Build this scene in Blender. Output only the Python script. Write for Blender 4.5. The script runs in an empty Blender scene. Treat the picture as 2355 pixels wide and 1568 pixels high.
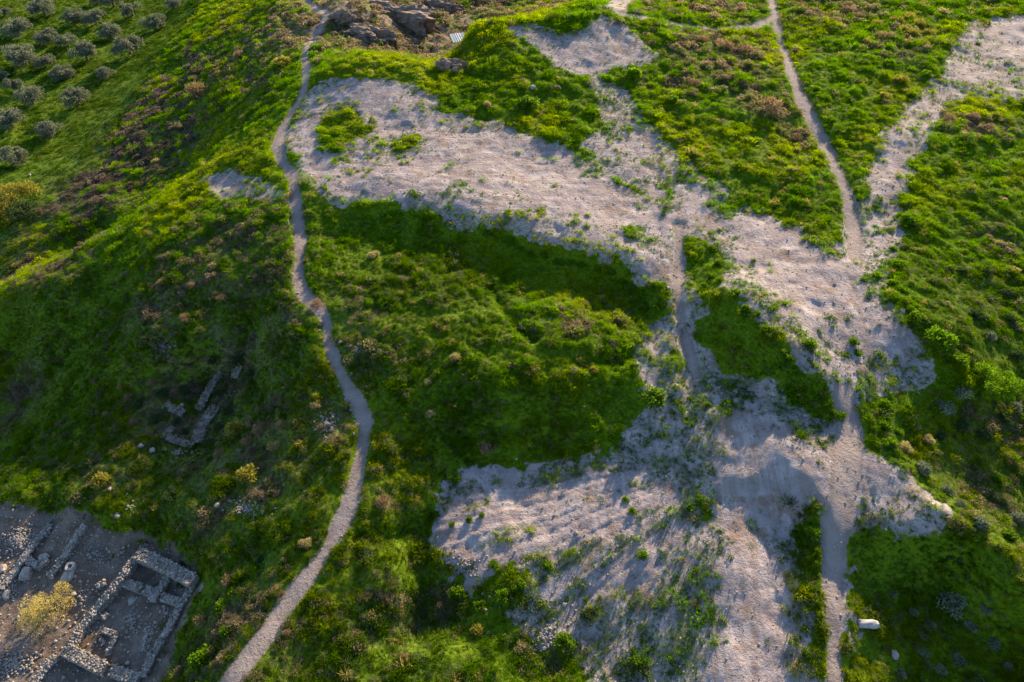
import bpy, bmesh, math, random
import numpy as np
from mathutils import Vector, Matrix, noise as mnoise

random.seed(7)
rng = np.random.default_rng(11)
R = math.radians
S = bpy.context.scene
COL = S.collection

# ------------------------------------------------------------------ camera, sky, sun, exposure
H = 57.0
PITCH = R(48.0)
F = 1570.0                      # focal length in pixels of a 2354 x 1568 picture
CU, CV = 1177.0, 784.0
cam_d = bpy.data.cameras.new('camera')
cam_d.sensor_width = 36.0
cam_d.lens = 36.0 * F / 2354.0
cam_d.clip_start = 0.5
cam_d.clip_end = 4000
cam = bpy.data.objects.new('camera', cam_d)
cam.location = (0, 0, H)
cam.rotation_euler = (math.pi / 2 - PITCH, 0, 0)
COL.objects.link(cam)
S.camera = cam

SUN_EL, SUN_AZ = R(17.0), R(26.0)        # azimuth measured from +Y towards +X
W = bpy.data.worlds.new('World')
S.world = W
W.use_nodes = True
wn = W.node_tree
bg = wn.nodes['Background']
sky = wn.nodes.new('ShaderNodeTexSky')
sky.sky_type = 'NISHITA'
sky.sun_disc = False
sky.sun_elevation = SUN_EL
sky.sun_rotation = SUN_AZ
sky.altitude = 100
sky.air_density = 1.0
sky.dust_density = 0.6
sky.ozone_density = 2.5
wn.links.new(sky.outputs[0], bg.inputs[0])
bg.inputs[1].default_value = 0.115
sd = bpy.data.lights.new('sun', 'SUN')
sd.energy = 5.0
sd.angle = R(0.8)
sd.color = (1.0, 0.77, 0.50)
sun = bpy.data.objects.new('sun', sd)
dirv = Vector((math.sin(SUN_AZ) * math.cos(SUN_EL), math.cos(SUN_AZ) * math.cos(SUN_EL), math.sin(SUN_EL)))
sun.rotation_euler = dirv.to_track_quat('Z', 'Y').to_euler()
sun.location = dirv * 200
COL.objects.link(sun)
S.view_settings.view_transform = 'Standard'
S.view_settings.look = 'None'
S.view_settings.exposure = 1.58
S.view_settings.gamma = 1.0
S.cycles.max_bounces = 6
S.cycles.transmission_bounces = 4
S.cycles.diffuse_bounces = 3

# ------------------------------------------------------------------ helpers
def ray(u, v):
    a = (np.asarray(u, float) - CU) / F
    b = (CV - np.asarray(v, float)) / F
    c, s = math.cos(PITCH), math.sin(PITCH)
    return np.stack([a, c + b * s, -s + b * c], -1)

def unproj(u, v, z):
    d = ray(u, v)
    t = (np.asarray(z, float) - H) / d[..., 2]
    return d * t[..., None] + np.array([0, 0, H])

def project(x, y, z):
    c, s = math.cos(PITCH), math.sin(PITCH)
    zz = z - H
    dep = y * c - zz * s
    up = y * s + zz * c
    dep = np.maximum(dep, 0.1)
    return CU + F * x / dep, CV - F * up / dep, dep

# coordinates read off enlarged views of the photograph, turned into the common frame
TI = {1: (0, 0, 2355 / 860), 2: (850, 0, 2355 / 860), 3: (1700, 0, 2355 / 860), 4: (0, 560, 2325 / 860),
      5: (850, 560, 2325 / 860), 6: (1700, 560, 2325 / 860), 7: (0, 1130, 2345 / 860), 8: (850, 1130, 2345 / 860),
      9: (1700, 1130, 2345 / 860)}
def T(k, x, y):
    ox, oy, s = TI[k]
    return ((ox + x / s) / 1.0875, (oy + y / s) / 1.0875)

def hash2(ix, iy, seed):
    h = (ix.astype(np.int64) * 374761393 + iy.astype(np.int64) * 668265263 + seed * 974634777) & 0x7fffffff
    h = ((h ^ (h >> 13)) * 1274126177) & 0x7fffffff
    h = (h ^ (h >> 16)) & 0xffffff
    return h / float(0xffffff)

def vnoise(x, y, seed=0):
    ix, iy = np.floor(x), np.floor(y)
    fx, fy = x - ix, y - iy
    fx = fx * fx * fx * (fx * (fx * 6 - 15) + 10)
    fy = fy * fy * fy * (fy * (fy * 6 - 15) + 10)
    a = hash2(ix, iy, seed); b = hash2(ix + 1, iy, seed)
    c = hash2(ix, iy + 1, seed); d = hash2(ix + 1, iy + 1, seed)
    return (a * (1 - fx) + b * fx) * (1 - fy) + (c * (1 - fx) + d * fx) * fy

def fbm(x, y, sc, octv=4, seed=0, gain=0.5):
    x = np.asarray(x, float) / sc; y = np.asarray(y, float) / sc
    t = 0; a = 1; n = 0
    for i in range(octv):
        t = t + a * (vnoise(x * 0.8 - y * 0.6, x * 0.6 + y * 0.8, seed + i * 17) - 0.5)
        n += a; a *= gain
        x = x * 2.03 + 5.1; y = y * 2.03 + 1.7
    return t / n * 2          # about -1..1

def sstep(a, b, x):
    t = np.clip((x - a) / (b - a), 0, 1)
    return t * t * (3 - 2 * t)

# ------------------------------------------------------------------ terrain: height samples (u, v, z)
CP = """
0 0 -22|100 0 -22|200 0 -22|350 0 -22|0 100 -22|150 100 -22|300 100 -22|400 50 -21|0 250 -22|150 250 -22|250 250 -21|0 350 -22
120 350 -21.5|0 430 -21|450 0 -19.5|350 150 -19.5|280 300 -18.5|150 430 -19|50 500 -19|-150 0 -22|-150 200 -22|-150 400 -21.5|-150 550 -20
560 0 -13|650 0 -7.5|480 130 -14|600 100 -7.5|650 60 -6|420 250 -14.5|560 200 -8.5|350 380 -15.5|500 290 -10.5|590 290 -4.5|250 470 -15.5|160 520 -17
620 180 -5|655 200 -3
540 352 -2.6|480 395 -3.7|430 430 -4.2|380 460 -5|330 490 -5.6|290 525 -6.2|250 570 -6.8|190 605 -8|130 625 -9|60 652 -10|0 690 -11.5|-80 740 -13
470 345 -12.5|400 410 -14.5|330 455 -16.5|250 535 -18|190 575 -19|130 590 -18|60 612 -18.5|0 645 -19|-80 695 -20
740 25 -4|715 100 -3|700 130 -2.6|665 260 -1.2|640 330 -0.8|680 450 -0.5|690 560 -1|690 650 -1.5|757 790 -2|800 890 -2.5|840 970 -3|815 1110 -3.3|800 1170 -3.5|700 1330 -4|600 1470 -4.3|530 1568 -4.5
600 380 -1.4|560 430 -2.2|500 420 -3.2|620 440 -1.2
550 500 -1.8|450 550 -3.3|350 600 -4.8|600 600 -1.8|500 650 -3.2|380 700 -5.2|620 700 -2|255 690 -8.4|150 672 -8.9|215 655 -8.2|90 690 -10|60 770 -14.5|130 760 -12.6|210 740 -10.2|0 800 -17|0 960 -19|-100 960 -19|100 900 -15.5|200 850 -12|290 760 -7|300 800 -7|400 780 -5.7|450 740 -4.8|520 750 -4.2|600 765 -3.6|450 775 -5
560 790 -8|470 850 -9|480 900 -10|540 850 -9.6|420 1000 -10.2|560 950 -8.2|640 900 -4.5|700 850 -2.5|700 950 -4|620 1050 -6|720 1080 -4|300 900 -9.6|250 1000 -11|330 1050 -9|150 1050 -12|50 1090 -12|200 1120 -10|300 1150 -9.5
400 1130 -8.5|450 1150 -8|550 1150 -6.8|650 1200 -5|560 1280 -7|470 1290 -8|620 1340 -5|520 1400 -7|470 1500 -7.5|540 1500 -5.2
0 1143 -10|140 1172 -10|260 1210 -9.6|420 1258 -9|0 1172 -12.5|140 1200 -12.3|260 1240 -11.6|340 1262 -11.3|0 1300 -12.5|100 1300 -12|200 1300 -11.6|0 1450 -12.3|0 1568 -12.3|100 1568 -12|300 1320 -11.4|400 1400 -11.2|440 1330 -11|250 1500 -11.6|350 1568 -11.4|462 1345 -8.8|430 1460 -9.5|390 1568 -10
-120 1200 -12.5|-120 1500 -12.5
720 500 -0.9|760 520 -1.4|800 560 -2.2|900 560 -1.8|1050 600 -1.9|1200 615 -1.9|1350 650 -1.7|1480 725 -1.8
740 465 0|860 462 .3|930 470 .3|1000 485 .4|1100 515 .5|1170 535 .5|1240 558 .5|1320 580 .6|1400 600 .6|1450 620 .5|1490 650 .3|1520 690 0
800 500 -1.3|860 510 -1.3|930 520 -1.4|1000 535 -1.5|1100 565 -1.6|1170 588 -1.6|1240 610 -1.6|1320 630 -1.5|1400 655 -1.4|1450 680 -1.6
800 650 -1.3|950 640 -1.1|1100 660 -.9|1300 700 -.7|1400 740 -.6|1450 800 -.8|1250 800 -.4|1100 780 -.2|950 780 -.5|850 760 -1.2|1000 860 -.7|1150 870 -.5|1300 850 -.4|1470 850 -.6|1440 930 -1.8|1200 1000 -3.4|1050 980 -3.0|900 920 -2|900 1000 -3|1380 990 -2.9|1300 1040 -4.2|1100 1040 -4.1|950 1060 -3.8|870 1040 -3.1|870 1150 -3.5
1300 940 -2.4|1150 950 -2.6
1070 1060 -4.3|1250 1080 -4.3|1450 1050 -3.5|1000 1150 -4.7|1200 1180 -4.2|1400 1150 -3.8|1550 1050 -2.6|1550 1200 -3.2|1000 1280 -5.0|1150 1300 -4.8|1350 1280 -4.2|1500 1350 -3.9|1150 1430 -5.4|1300 1480 -5.6|1400 1568 -5.3|1550 1500 -4.2
920 1200 -5|960 1300 -6.5|980 1400 -7|1050 1440 -7|900 1330 -4.3|890 1260 -4.2|830 1280 -4.1|800 1400 -4.8|700 1500 -5.2|850 1500 -5.5|930 1460 -6.8|1000 1500 -5|1150 1520 -5.5|1000 1568 -4.8|650 1568 -5
1570 900 -1.3|1570 780 -.5|1560 640 .2|1650 950 -.9|1750 980 -.6|1680 1050 -1.2|1730 1150 -1.6|1700 1300 -2.2|1700 1450 -3|1650 1568 -3.2|1820 1400 -3|1830 1568 -3.2|1830 1250 -2.8
1900 800 1.4|1800 620 1.2|1700 540 .9|1900 600 1.3|1980 700 1.6|2080 820 1.2|2000 870 1|1950 960 .4|1850 1010 -.2|1950 1050 .3|1950 1150 -.3|1780 1045 -.3|1840 1085 .2|1890 1165 -.2
1765 1075 -.9|1790 1110 -1.3|1830 1170 -1.7|1865 1195 -1.5|2080 1150 -.2|1920 1250 -1|1920 1400 -1.8|1920 1568 -2.4
1600 555 .9|1680 650 2.6|1750 710 3|1820 800 3|1880 880 1.8|1930 940 .8
1590 640 0|1600 760 -.5|1650 850 -.9|1730 900 -1|1820 940 -.4|1900 975 -.2|1680 780 .3
1960 1245 -.8|2100 1240 -.3|2200 1240 0|2280 1300 .2|2354 1360 .2|1980 1290 -2.6|2100 1300 -3|2200 1330 -3.2|2300 1420 -3.2|2100 1400 -3.9|2000 1400 -3.3|2000 1568 -3.8|2200 1500 -4.2|2354 1480 -3.6|2354 1568 -3.8
2050 1070 .8|2130 1150 .9|2200 1210 1|2300 1285 1|2100 1050 -.8|2200 1130 -1.5|2354 1240 -2|2354 1000 -2.5|2200 950 -.8|2100 960 0
2050 680 2|2120 760 2.6|2200 850 1.8|2300 800 .5|2354 800 0|2100 600 1.5|2250 600 1|2354 500 1|2200 300 1.8|2354 300 1.5|2050 450 1.3|2100 250 1.3|2250 150 1.2|2354 50 1
1960 520 .7|1900 330 .6|1800 110 .4|1775 0 .3|1850 400 1.3|1700 400 1.4|1600 300 1|1700 250 1.8|1500 350 .7|1350 250 1.2|1200 230 1.2|1100 250 .6|1300 300 1|900 300 .5|1000 380 .4|1200 400 .5|1400 500 .5|1500 430 .6
1950 300 1.6|2000 150 1.8|1870 120 1.4|1740 130 1.6
760 320 .2|850 220 1.2|720 200 .1|700 300 -.4|900 185 1.8|860 124 2.6|800 128 1.8|960 142 2.4|1020 165 1.4|1075 178 .8|750 148 .2|980 210 1.2
1090 55 3.4|1130 48 4.2|1250 45 4.4|1350 15 4.6|1400 10 4.6|1440 25 3.8|1300 100 3|1400 80 3.2|1500 120 2|1200 80 3.6|1350 160 1.9|1085 75 2.4|1065 120 1|1045 150 -1|1110 150 2|1170 130 2.8
1020 150 -5.5|1035 130 -6.5|860 108 -5|940 122 -7|1000 125 -9|1045 100 -9.5|1065 50 -9|1000 30 -9|1100 20 -10|1200 20 -9|1300 0 -8|900 20 -5.5|800 30 -4|850 62 -4.6|900 85 -5.5|780 95 -5.5|760 65 -4.5|940 60 -6.5|880 40 -3.6
1600 0 1|1500 30 1.5|1700 50 .8|1900 0 1|2100 0 1|2354 0 1|2500 100 1|2500 500 .5|2500 1000 -2.5|2500 1400 -2|1900 -60 1|700 -60 -8|500 -60 -18|200 -60 -22|1300 -40 -6|2500 1600 -4|1700 1680 -3.4|1200 1680 -5|700 1680 -5|200 1680 -12|2200 1680 -4
"""
cp = np.array([[float(a) for a in s.split()] for s in CP.replace('\n', '|').split('|') if s.strip()])
P3 = unproj(cp[:, 0], cp[:, 1], cp[:, 2])
guard = np.array([[-320, 330, -22], [0, 380, -8], [320, 330, -3], [320, 60, -6], [320, -150, -8], [0, -150, -8], [-320, -150, -14], [-320, 60, -22], [-150, 340, -22], [150, 330, 0],
                  [-900, 900, -22], [0, 900, -14], [900, 900, -8], [900, 0, -10], [900, -600, -10], [0, -600, -12], [-900, -600, -16], [-900, 0, -22]], float)
P3 = np.vstack([P3, guard])
# linear-kernel radial interpolation
_n = len(P3)
D = np.sqrt(((P3[:, None, :2] - P3[None, :, :2]) ** 2).sum(-1) + 0.15)
A = np.zeros((_n + 1, _n + 1)); A[:_n, :_n] = D + np.eye(_n) * -0.12; A[_n, :_n] = 1; A[:_n, _n] = 1
wts = np.linalg.solve(A, np.append(P3[:, 2], 0))
def rbf(x, y):
    out = np.empty(x.size); xf, yf = x.ravel(), y.ravel()
    for i in range(0, x.size, 20000):
        d = np.sqrt((xf[i:i + 20000, None] - P3[None, :, 0]) ** 2 + (yf[i:i + 20000, None] - P3[None, :, 1]) ** 2 + 0.15)
        out[i:i + 20000] = d @ wts[:_n] + wts[_n]
    return out.reshape(x.shape)

GX0, GY0, GS, GNX, GNY = -240.0, -40.0, 0.8, 560, 440
gx = GX0 + np.arange(GNX) * GS; gy = GY0 + np.arange(GNY) * GS
CX, CY = np.meshgrid(gx, gy)
CZ = rbf(CX, CY)
for _ in range(2):
    p = np.pad(CZ, 1, mode='edge'); CZ = (p[:-2, 1:-1] + p[2:, 1:-1] + 2 * p[1:-1, 1:-1]) / 4
    p = np.pad(CZ, 1, mode='edge'); CZ = (p[1:-1, :-2] + p[1:-1, 2:] + 2 * p[1:-1, 1:-1]) / 4

def coarse(G, x, y):
    fx = np.clip((x - GX0) / GS, 0, GNX - 1.001); fy = np.clip((y - GY0) / GS, 0, GNY - 1.001)
    ix = fx.astype(int); iy = fy.astype(int); fx = fx - ix; fy = fy - iy
    return (G[iy, ix] * (1 - fx) + G[iy, ix + 1] * fx) * (1 - fy) + (G[iy + 1, ix] * (1 - fx) + G[iy + 1, ix + 1] * fx) * fy

def hit(u, v, zf=None):
    """where the sight line of a picture point meets the terrain"""
    zf = zf or (lambda x, y: coarse(CZ, x, y))
    u = np.atleast_1d(np.asarray(u, float)); v = np.atleast_1d(np.asarray(v, float))
    d = ray(u, v)
    t = np.full(len(u), 40.0); done = np.zeros(len(u), bool); prev = t.copy()
    for k in range(900):
        q = d * t[:, None] + np.array([0, 0, H])
        g = q[:, 2] - zf(q[:, 0], q[:, 1])
        done |= g < 0
        if done.all(): break
        t = np.where(done, t, t + 0.3)
    t0, t1 = t - 0.3, t
    for k in range(8):
        m = (t0 + t1) / 2
        q = d * m[:, None] + np.array([0, 0, H])
        below = q[:, 2] < zf(q[:, 0], q[:, 1])
        t1 = np.where(below, m, t1); t0 = np.where(below, t0, m)
    return d * t1[:, None] + np.array([0, 0, H])

# ------------------------------------------------------------------ ground cover outlines
def P(s): return [tuple(float(a) for a in q.split()) for q in s.split(',')]
BARE = [P(s) for s in (
 "700 215,740 190,810 180,880 180,950 195,990 215,1010 235,1000 265,1060 270,1120 278,1170 298,1230 320,1290 330,1330 350,1350 378,1380 398,1430 420,1470 440,1520 465,1540 440,1560 400,1600 410,1650 440,1640 470,1680 488,1720 478,1760 485,1800 510,1850 545,1900 572,1945 578,1960 520,1950 440,1985 470,2010 560,2000 640,2030 680,2060 730,2110 780,2140 840,2150 880,2120 895,2050 910,1990 930,1980 960,1990 1010,2040 1055,2075 1095,2130 1155,2152 1200,2100 1222,2050 1232,1960 1240,1945 1260,1940 1350,1940 1640,1905 1640,1895 1450,1895 1300,1890 1200,1865 1190,1850 1230,1855 1350,1870 1450,1885 1640,1540 1640,1565 1500,1600 1420,1625 1300,1620 1200,1600 1120,1610 1040,1600 980,1590 900,1600 860,1570 780,1555 720,1540 690,1530 650,1480 640,1430 600,1390 590,1300 570,1240 555,1180 535,1130 522,1090 510,1040 497,1000 480,940 465,860 460,800 465,740 450,700 420,690 390,665 350,670 300",
 "1155 62,1230 60,1290 82,1340 72,1390 42,1440 60,1470 90,1500 120,1535 128,1470 148,1420 152,1390 178,1340 172,1290 150,1250 125,1200 90",
 "1340 168,1385 178,1425 205,1475 270,1525 330,1575 350,1660 440,1600 480,1520 472,1440 425,1345 352,1335 330,1395 300,1385 230",
 "1070 1050,1150 1050,1230 1065,1330 1078,1400 1055,1440 1005,1500 965,1530 940,1525 880,1480 880,1475 800,1490 750,1530 740,1600 980,1600 1120,1625 1200,1625 1300,1600 1420,1560 1640,1380 1640,1290 1500,1240 1495,1150 1440,1180 1400,1100 1390,1050 1330,990 1290,975 1230,1000 1170,985 1130,1030 1080",
 "448 410,500 397,560 395,620 420,660 450,690 485,640 470,560 458,500 440,470 425",
 "-150 1140,0 1148,60 1160,140 1180,200 1195,260 1215,330 1240,420 1270,455 1310,440 1370,400 1440,340 1640,-150 1640",
 "1385 -40,1470 -40,1450 12,1420 28,1395 18",
 "2215 50,2354 40,2420 45,2420 238,2354 234,2250 220,2170 235,2130 290,2108 370,2080 450,2062 560,2020 650,1972 600,1975 540,1990 470,2000 400,2016 330,2055 285,2095 230,2150 180,2190 120",
)]
GREEN = [P(s) for s in (
 "1585 540,1620 560,1650 600,1665 650,1715 665,1760 715,1800 755,1835 800,1870 840,1905 885,1935 925,1937 968,1900 962,1860 945,1800 928,1740 902,1690 882,1645 850,1610 780,1590 700,1578 620",
 "738 275,765 255,790 245,825 250,850 272,845 300,800 315,790 350,745 340,730 300",
 "1515 775,1550 765,1590 825,1582 900,1612 960,1605 1050,1590 1060,1560 1010,1545 920,1528 850",
 "905 325,960 312,975 322,940 340,905 345",
 "1840 770,1875 780,1885 810,1850 815",
 "1120 1330,1215 1325,1190 1400,1130 1420,1100 1380",
 "1010 1330,1060 1330,1060 1400,1010 1420",
)]
# (u, v, ru, rv, share of weeds) inside the bare ground
SPECK = [(1570, 560, 110, 90, .42), (1450, 560, 160, 60, .36), (1080, 440, 120, 50, .36), (870, 340, 110, 60, .38), (1160, 500, 110, 30, .42), (740, 220, 50, 40, .4), (1050, 290, 60, 25, .4), (1280, 520, 90, 60, .3),
         (1430, 290, 80, 110, .42), (1420, 360, 110, 50, .42), (1560, 400, 110, 80, .40), (1270, 70, 60, 25, .4), (1440, 130, 90, 30, .25), (2270, 140, 140, 110, .42), (2100, 330, 90, 130, .22), (2030, 560, 60, 110, .26),
         (1960, 530, 60, 80, .38), (1900, 770, 110, 90, .25), (1780, 700, 90, 90, .42), (1950, 840, 110, 90, .36), (2070, 860, 70, 60, .48), (1850, 1000, 110, 50, .45), (1790, 960, 90, 60, .35),
         (1900, 1080, 80, 70, .3), (2050, 1180, 110, 50, .48), (1960, 1000, 50, 60, .3), (1580, 870, 80, 160, .48), (1660, 900, 60, 60, .45), (1480, 1060, 110, 80, .45), (1590, 1150, 40, 120, .5),
         (1250, 1130, 170, 70, .34), (1080, 1120, 80, 50, .25), (1350, 1300, 220, 90, .46), (1480, 1430, 160, 110, .6), (1550, 1320, 60, 200, .6), (1200, 1230, 200, 70, .22), (1180, 1400, 110, 60, .4),
         (1260, 1430, 90, 60, .25), (1430, 1520, 120, 60, .7), (1830, 1260, 40, 60, .6), (1840, 1420, 45, 160, .5), (1620, 1320, 30, 300, .45), (950, 230, 60, 60, .3), (560, 440, 60, 30, .25), (650, 455, 30, 20, .3),
         (1640, 450, 60, 60, .35), (760, 490, 60, 25, .5), (1500, 760, 30, 80, .35), (1960, 1150, 35, 70, .2), (2010, 680, 30, 60, .2), (100, 1450, 160, 110, .04),
         (1600, 1060, 34, 110, .8), (1612, 1220, 34, 110, .8), (1600, 1380, 45, 110, .85), (1540, 1500, 70, 90, .85), (1440, 1440, 60, 80, .7), (2180, 190, 110, 60, .40), (2300, 190, 110, 60, .42), (2000, 620, 70, 50, .26)]
# (u, v, ru, rv, strength) dry brush
BROWN = [(1650, 120, 110, 45, .95), (1560, 185, 60, 30, .6), (1770, 250, 60, 28, .9), (1710, 190, 70, 40, .7), (1830, 310, 40, 30, .6), (860, 50, 170, 55, 1.0), (800, 100, 70, 25, .8), (1650, 20, 140, 25, .8),
         (1930, 25, 90, 30, .8), (2080, 85, 80, 35, .55), (2060, 120, 60, 30, .6), (2240, 285, 75, 25, .8), (1150, 15, 130, 25, .9), (560, 1050, 130, 80, .7), (420, 950, 120, 90, 1.0), (560, 830, 90, 50, .9), (600, 1130, 100, 60, .6), (470, 1180, 90, 60, .6), (540, 1430, 90, 110, .7), (900, 1380, 70, 50, .5), (380, 700, 100, 60, .7), (480, 650, 110, 50, .6), (600, 620, 80, 60, .6), (60, 900, 70, 80, .7), (2300, 980, 90, 60, .4), (2260, 1150, 90, 50, .5), (820, 700, 40, 50, .4), (440, 210, 50, 22, .8), (520, 160, 60, 30, .5), (350, 270, 110, 70, 1.2), (300, 350, 110, 80, 1.3), (220, 430, 130, 60, 1.2), (400, 330, 70, 60, 1.1), (430, 170, 70, 50, .7), (120, 480, 90, 40, .7), (30, 620, 60, 30, .6),
         (70, 530, 60, 30, .5), (200, 500, 60, 25, .5), (560, 540, 130, 60, .5), (430, 590, 100, 60, .5), (680, 720, 40, 25, .8), (500, 760, 60, 30, .5), (600, 830, 90, 60, .35), (420, 850, 80, 60, .5), (560, 900, 90, 60, .4),
         (250, 1100, 80, 40, .5), (420, 1060, 90, 60, .5), (500, 1100, 90, 70, .5), (350, 1000, 60, 50, .4), (600, 960, 90, 60, .6), (760, 970, 40, 50, .9), (1350, 740, 100, 35, .4), (1440, 720, 40, 20, .3),
         (840, 790, 60, 70, .35), (900, 1150, 40, 25, .4), (870, 1430, 90, 70, .4), (640, 1480, 80, 80, .35), (500, 1480, 60, 60, .5), (560, 1340, 80, 50, .3), (2250, 1080, 80, 50, .35), (2300, 550, 50, 40, .4),
         (2280, 700, 70, 60, .25), (1260, 1480, 40, 50, .5), (1020, 1400, 30, 50, .7), (740, 60, 30, 30, .3), (600, 200, 50, 40, .4), (150, 600, 90, 30, .5), (20, 560, 60, 40, .4), (1120, 30, 60, 30, .5), (980, 90, 80, 30, .7), (1280, 10, 60, 14, .6)]
PATHS = [  # centre line u v half-width(px)
 P("695 -30 9,703 0 10,735 22 12,752 38 14,742 60 13,722 88 12,703 118 10,700 140 10,708 170 10,692 220 10,668 262 11,647 298 12,637 340 14,650 372 15,673 402 13,678 440 13,683 490 17,690 540 12,688 590 11,683 640 12,700 675 14,730 702 14,752 740 14,757 790 14,775 840 16,800 890 18,822 930 20,842 970 20,836 1010 19,826 1060 19,815 1110 18,802 1165 20,775 1220 22,745 1270 20,710 1320 22,670 1375 23,625 1440 25,580 1500 27,530 1568 29,480 1640 31"),
 P("755 36 12,775 32 10,800 30 9"),
 P("1768 -40 11,1775 0 12,1785 50 10,1800 110 11,1820 170 12,1842 225 16,1870 280 17,1898 335 17,1922 385 16,1942 430 13,1955 480 13,1962 530 15,1966 590 17"),
 P("1945 900 30,1955 1000 28,1945 1100 34,1925 1200 28,1917 1300 22,1917 1420 22,1920 1560 20,1922 1660 20"),
 P("1430 32 12,1510 45 13,1580 58 13,1660 68 13,1740 56 12,1780 40 12"),
 P("1560 520 14,1562 600 13,1557 680 13,1572 760 13,1600 860 14"),
]
def poly_world(poly):
    a = np.array(poly); return hit(a[:, 0], a[:, 1])[:, :2]
def dense(poly, n=3):
    out = []
    for a, b in zip(poly, poly[1:] + poly[:1]):
        for k in range(n): out.append((a[0] + (b[0] - a[0]) * k / n, a[1] + (b[1] - a[1]) * k / n))
    return out
def seg_dist(x, y, a, b, closed=True):
    best = np.full(x.shape, 1e9); inside = np.zeros(x.shape, bool); par = np.zeros(x.shape); arg = np.zeros(x.shape, int)
    n = len(a)
    for i in range(n):
        ax, ay = a[i]; bx, by = b[i]
        dx, dy = bx - ax, by - ay; L = dx * dx + dy * dy + 1e-9
        t = np.clip(((x - ax) * dx + (y - ay) * dy) / L, 0, 1)
        d = (x - ax - t * dx) ** 2 + (y - ay - t * dy) ** 2
        m = d < best; best = np.where(m, d, best); par = np.where(m, t, par); arg = np.where(m, i, arg)
        if closed:
            c = (ay > y) != (by > y)
            inside ^= c & (x < (bx - ax) * (y - ay) / (by - ay + 1e-12) + ax)
    return np.sqrt(best), inside, par, arg
def sdf(x, y, poly):
    d = np.full(x.shape, -60.0)
    lo, hi = poly.min(0) - 6, poly.max(0) + 6
    m = (x > lo[0]) & (x < hi[0]) & (y > lo[1]) & (y < hi[1])
    dd, ins, _, _ = seg_dist(x[m], y[m], poly, np.roll(poly, -1, 0))
    d[m] = np.where(ins, dd, -dd)
    return d
bare = np.full(CX.shape, -60.0)
bw = [poly_world(dense(p)) for p in BARE]
for p in bw: bare = np.maximum(bare, sdf(CX, CY, p))
for p in GREEN: bare = np.minimum(bare, -sdf(CX, CY, poly_world(dense(p))))
excav = sdf(CX, CY, bw[5])
path = np.full(CX.shape, -60.0)
path_w = []
for p in PATHS:
    a = np.array(p); q = hit(a[:, 0], a[:, 1])
    dep = project(q[:, 0], q[:, 1], q[:, 2])[2]
    wd = a[:, 2] * dep / F
    path_w.append((q, wd))
    lo, hi = q.min(0) - 8, q.max(0) + 8
    m = (CX > lo[0]) & (CX < hi[0]) & (CY > lo[1]) & (CY < hi[1])
    d, _, t, i = seg_dist(CX[m], CY[m], q[:-1, :2], q[1:, :2], False)
    w = wd[i] * (1 - t) + wd[i + 1] * t
    path[m] = np.maximum(path[m], w - d + .42 * fbm(CX[m], CY[m], 4.0, 3, 69))
PU, PV, PD = project(CX, CY, CZ)
def blobs(lst):
    out = np.zeros(CX.shape)
    for (u, v, ru, rv, s) in lst:
        c = hit(u, v)[0]; dep = project(c[0], c[1], c[2])[2]
        e = hit([u, u], [v - rv, v + rv])
        rx = ru * dep / F; ry = max(1.0, min(abs(e[0, 1] - e[1, 1]) / 2, rx * 2.5 + 3))
        r = ((CX - c[0]) / rx) ** 2 + ((CY - c[1]) / ry) ** 2
        out = np.maximum(out, s * np.exp(-r * 1.1))
    return out
speck = blobs(SPECK); brown = blobs(BROWN)
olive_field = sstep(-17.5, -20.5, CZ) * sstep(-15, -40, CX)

def groove_terms(x, y, b):
    z = np.zeros(x.shape)
    # fan of machine tracks on the lower terrace
    c = hit(1760, 1000)[0]
    ang = np.arctan2(y - c[1], x - c[0]); r = np.hypot(x - c[0], y - c[1])
    n = fbm(x, y, 6, 2, 31)
    g = (1 - 2 * np.abs(np.sin(ang * 62 + n * 1.6)) ** .7) * .6 + (1 - 2 * np.abs(np.sin(ang * 104 + n * 2.4)) ** .7) * .5
    m = sstep(-2, 1, coarse(LOWFAN, x, y)) * sstep(6, 14, r)
    z += 0.085 * g * m
    # sweeping blade marks on the upper plateau
    m2 = sstep(0, 2, coarse(UPPER, x, y))
    m2 = m2 * sstep(68, 76, y)
    s = (x * 0.35 + y * 1.0) + 2.4 * fbm(x, y, 22, 2, 5)
    z += m2 * 0.018 * (np.sin(s * 3.4 + n) + 0.7 * np.sin(s * 5.3 + 1.7 * n)) * sstep(-.2, .3, fbm(x, y, 14, 2, 77))
    return z
LOWFAN = sdf(CX, CY, bw[3]); UPPER = np.maximum(sdf(CX, CY, bw[0]), sdf(CX, CY, bw[1]))
RUTS = [P(s) for s in ("1590 505,1660 520,1720 550,1780 580,1850 590,1920 588", "1590 522,1650 535,1715 566,1780 596,1850 604,1925 600", "1340 200,1400 260,1450 330,1500 390,1550 450,1570 520",
        "1365 195,1425 255,1475 320,1530 380,1590 440,1600 500", "1210 60,1290 95,1330 130,1380 185", "1640 1568,1650 1400,1660 1250,1650 1100,1640 980", "1735 1568,1740 1400,1735 1250,1725 1100,1740 980",
        "1990 1240,1995 1100,2010 960,1990 800,1960 650", "1940 1240,1945 1100,1960 960,1940 800,1910 650", "760 430,900 340,1000 300,1100 300", "780 440,920 355,1010 312,1110 312", "880 450,1000 400,1150 360,1300 380",
        "2350 100,2250 150,2150 230,2090 330,2050 430,2030 540", "2354 135,2265 180,2180 245,2115 340,2075 440,2045 550")]
RUT = np.full(CX.shape, 9.0)
for p in RUTS:
    q = poly_world(p); lo, hi = q.min(0) - 3, q.max(0) + 3
    m = (CX > lo[0]) & (CX < hi[0]) & (CY > lo[1]) & (CY < hi[1])
    d, _, _, _ = seg_dist(CX[m], CY[m], q[:-1], q[1:], False)
    RUT[m] = np.minimum(RUT[m], d)

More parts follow.
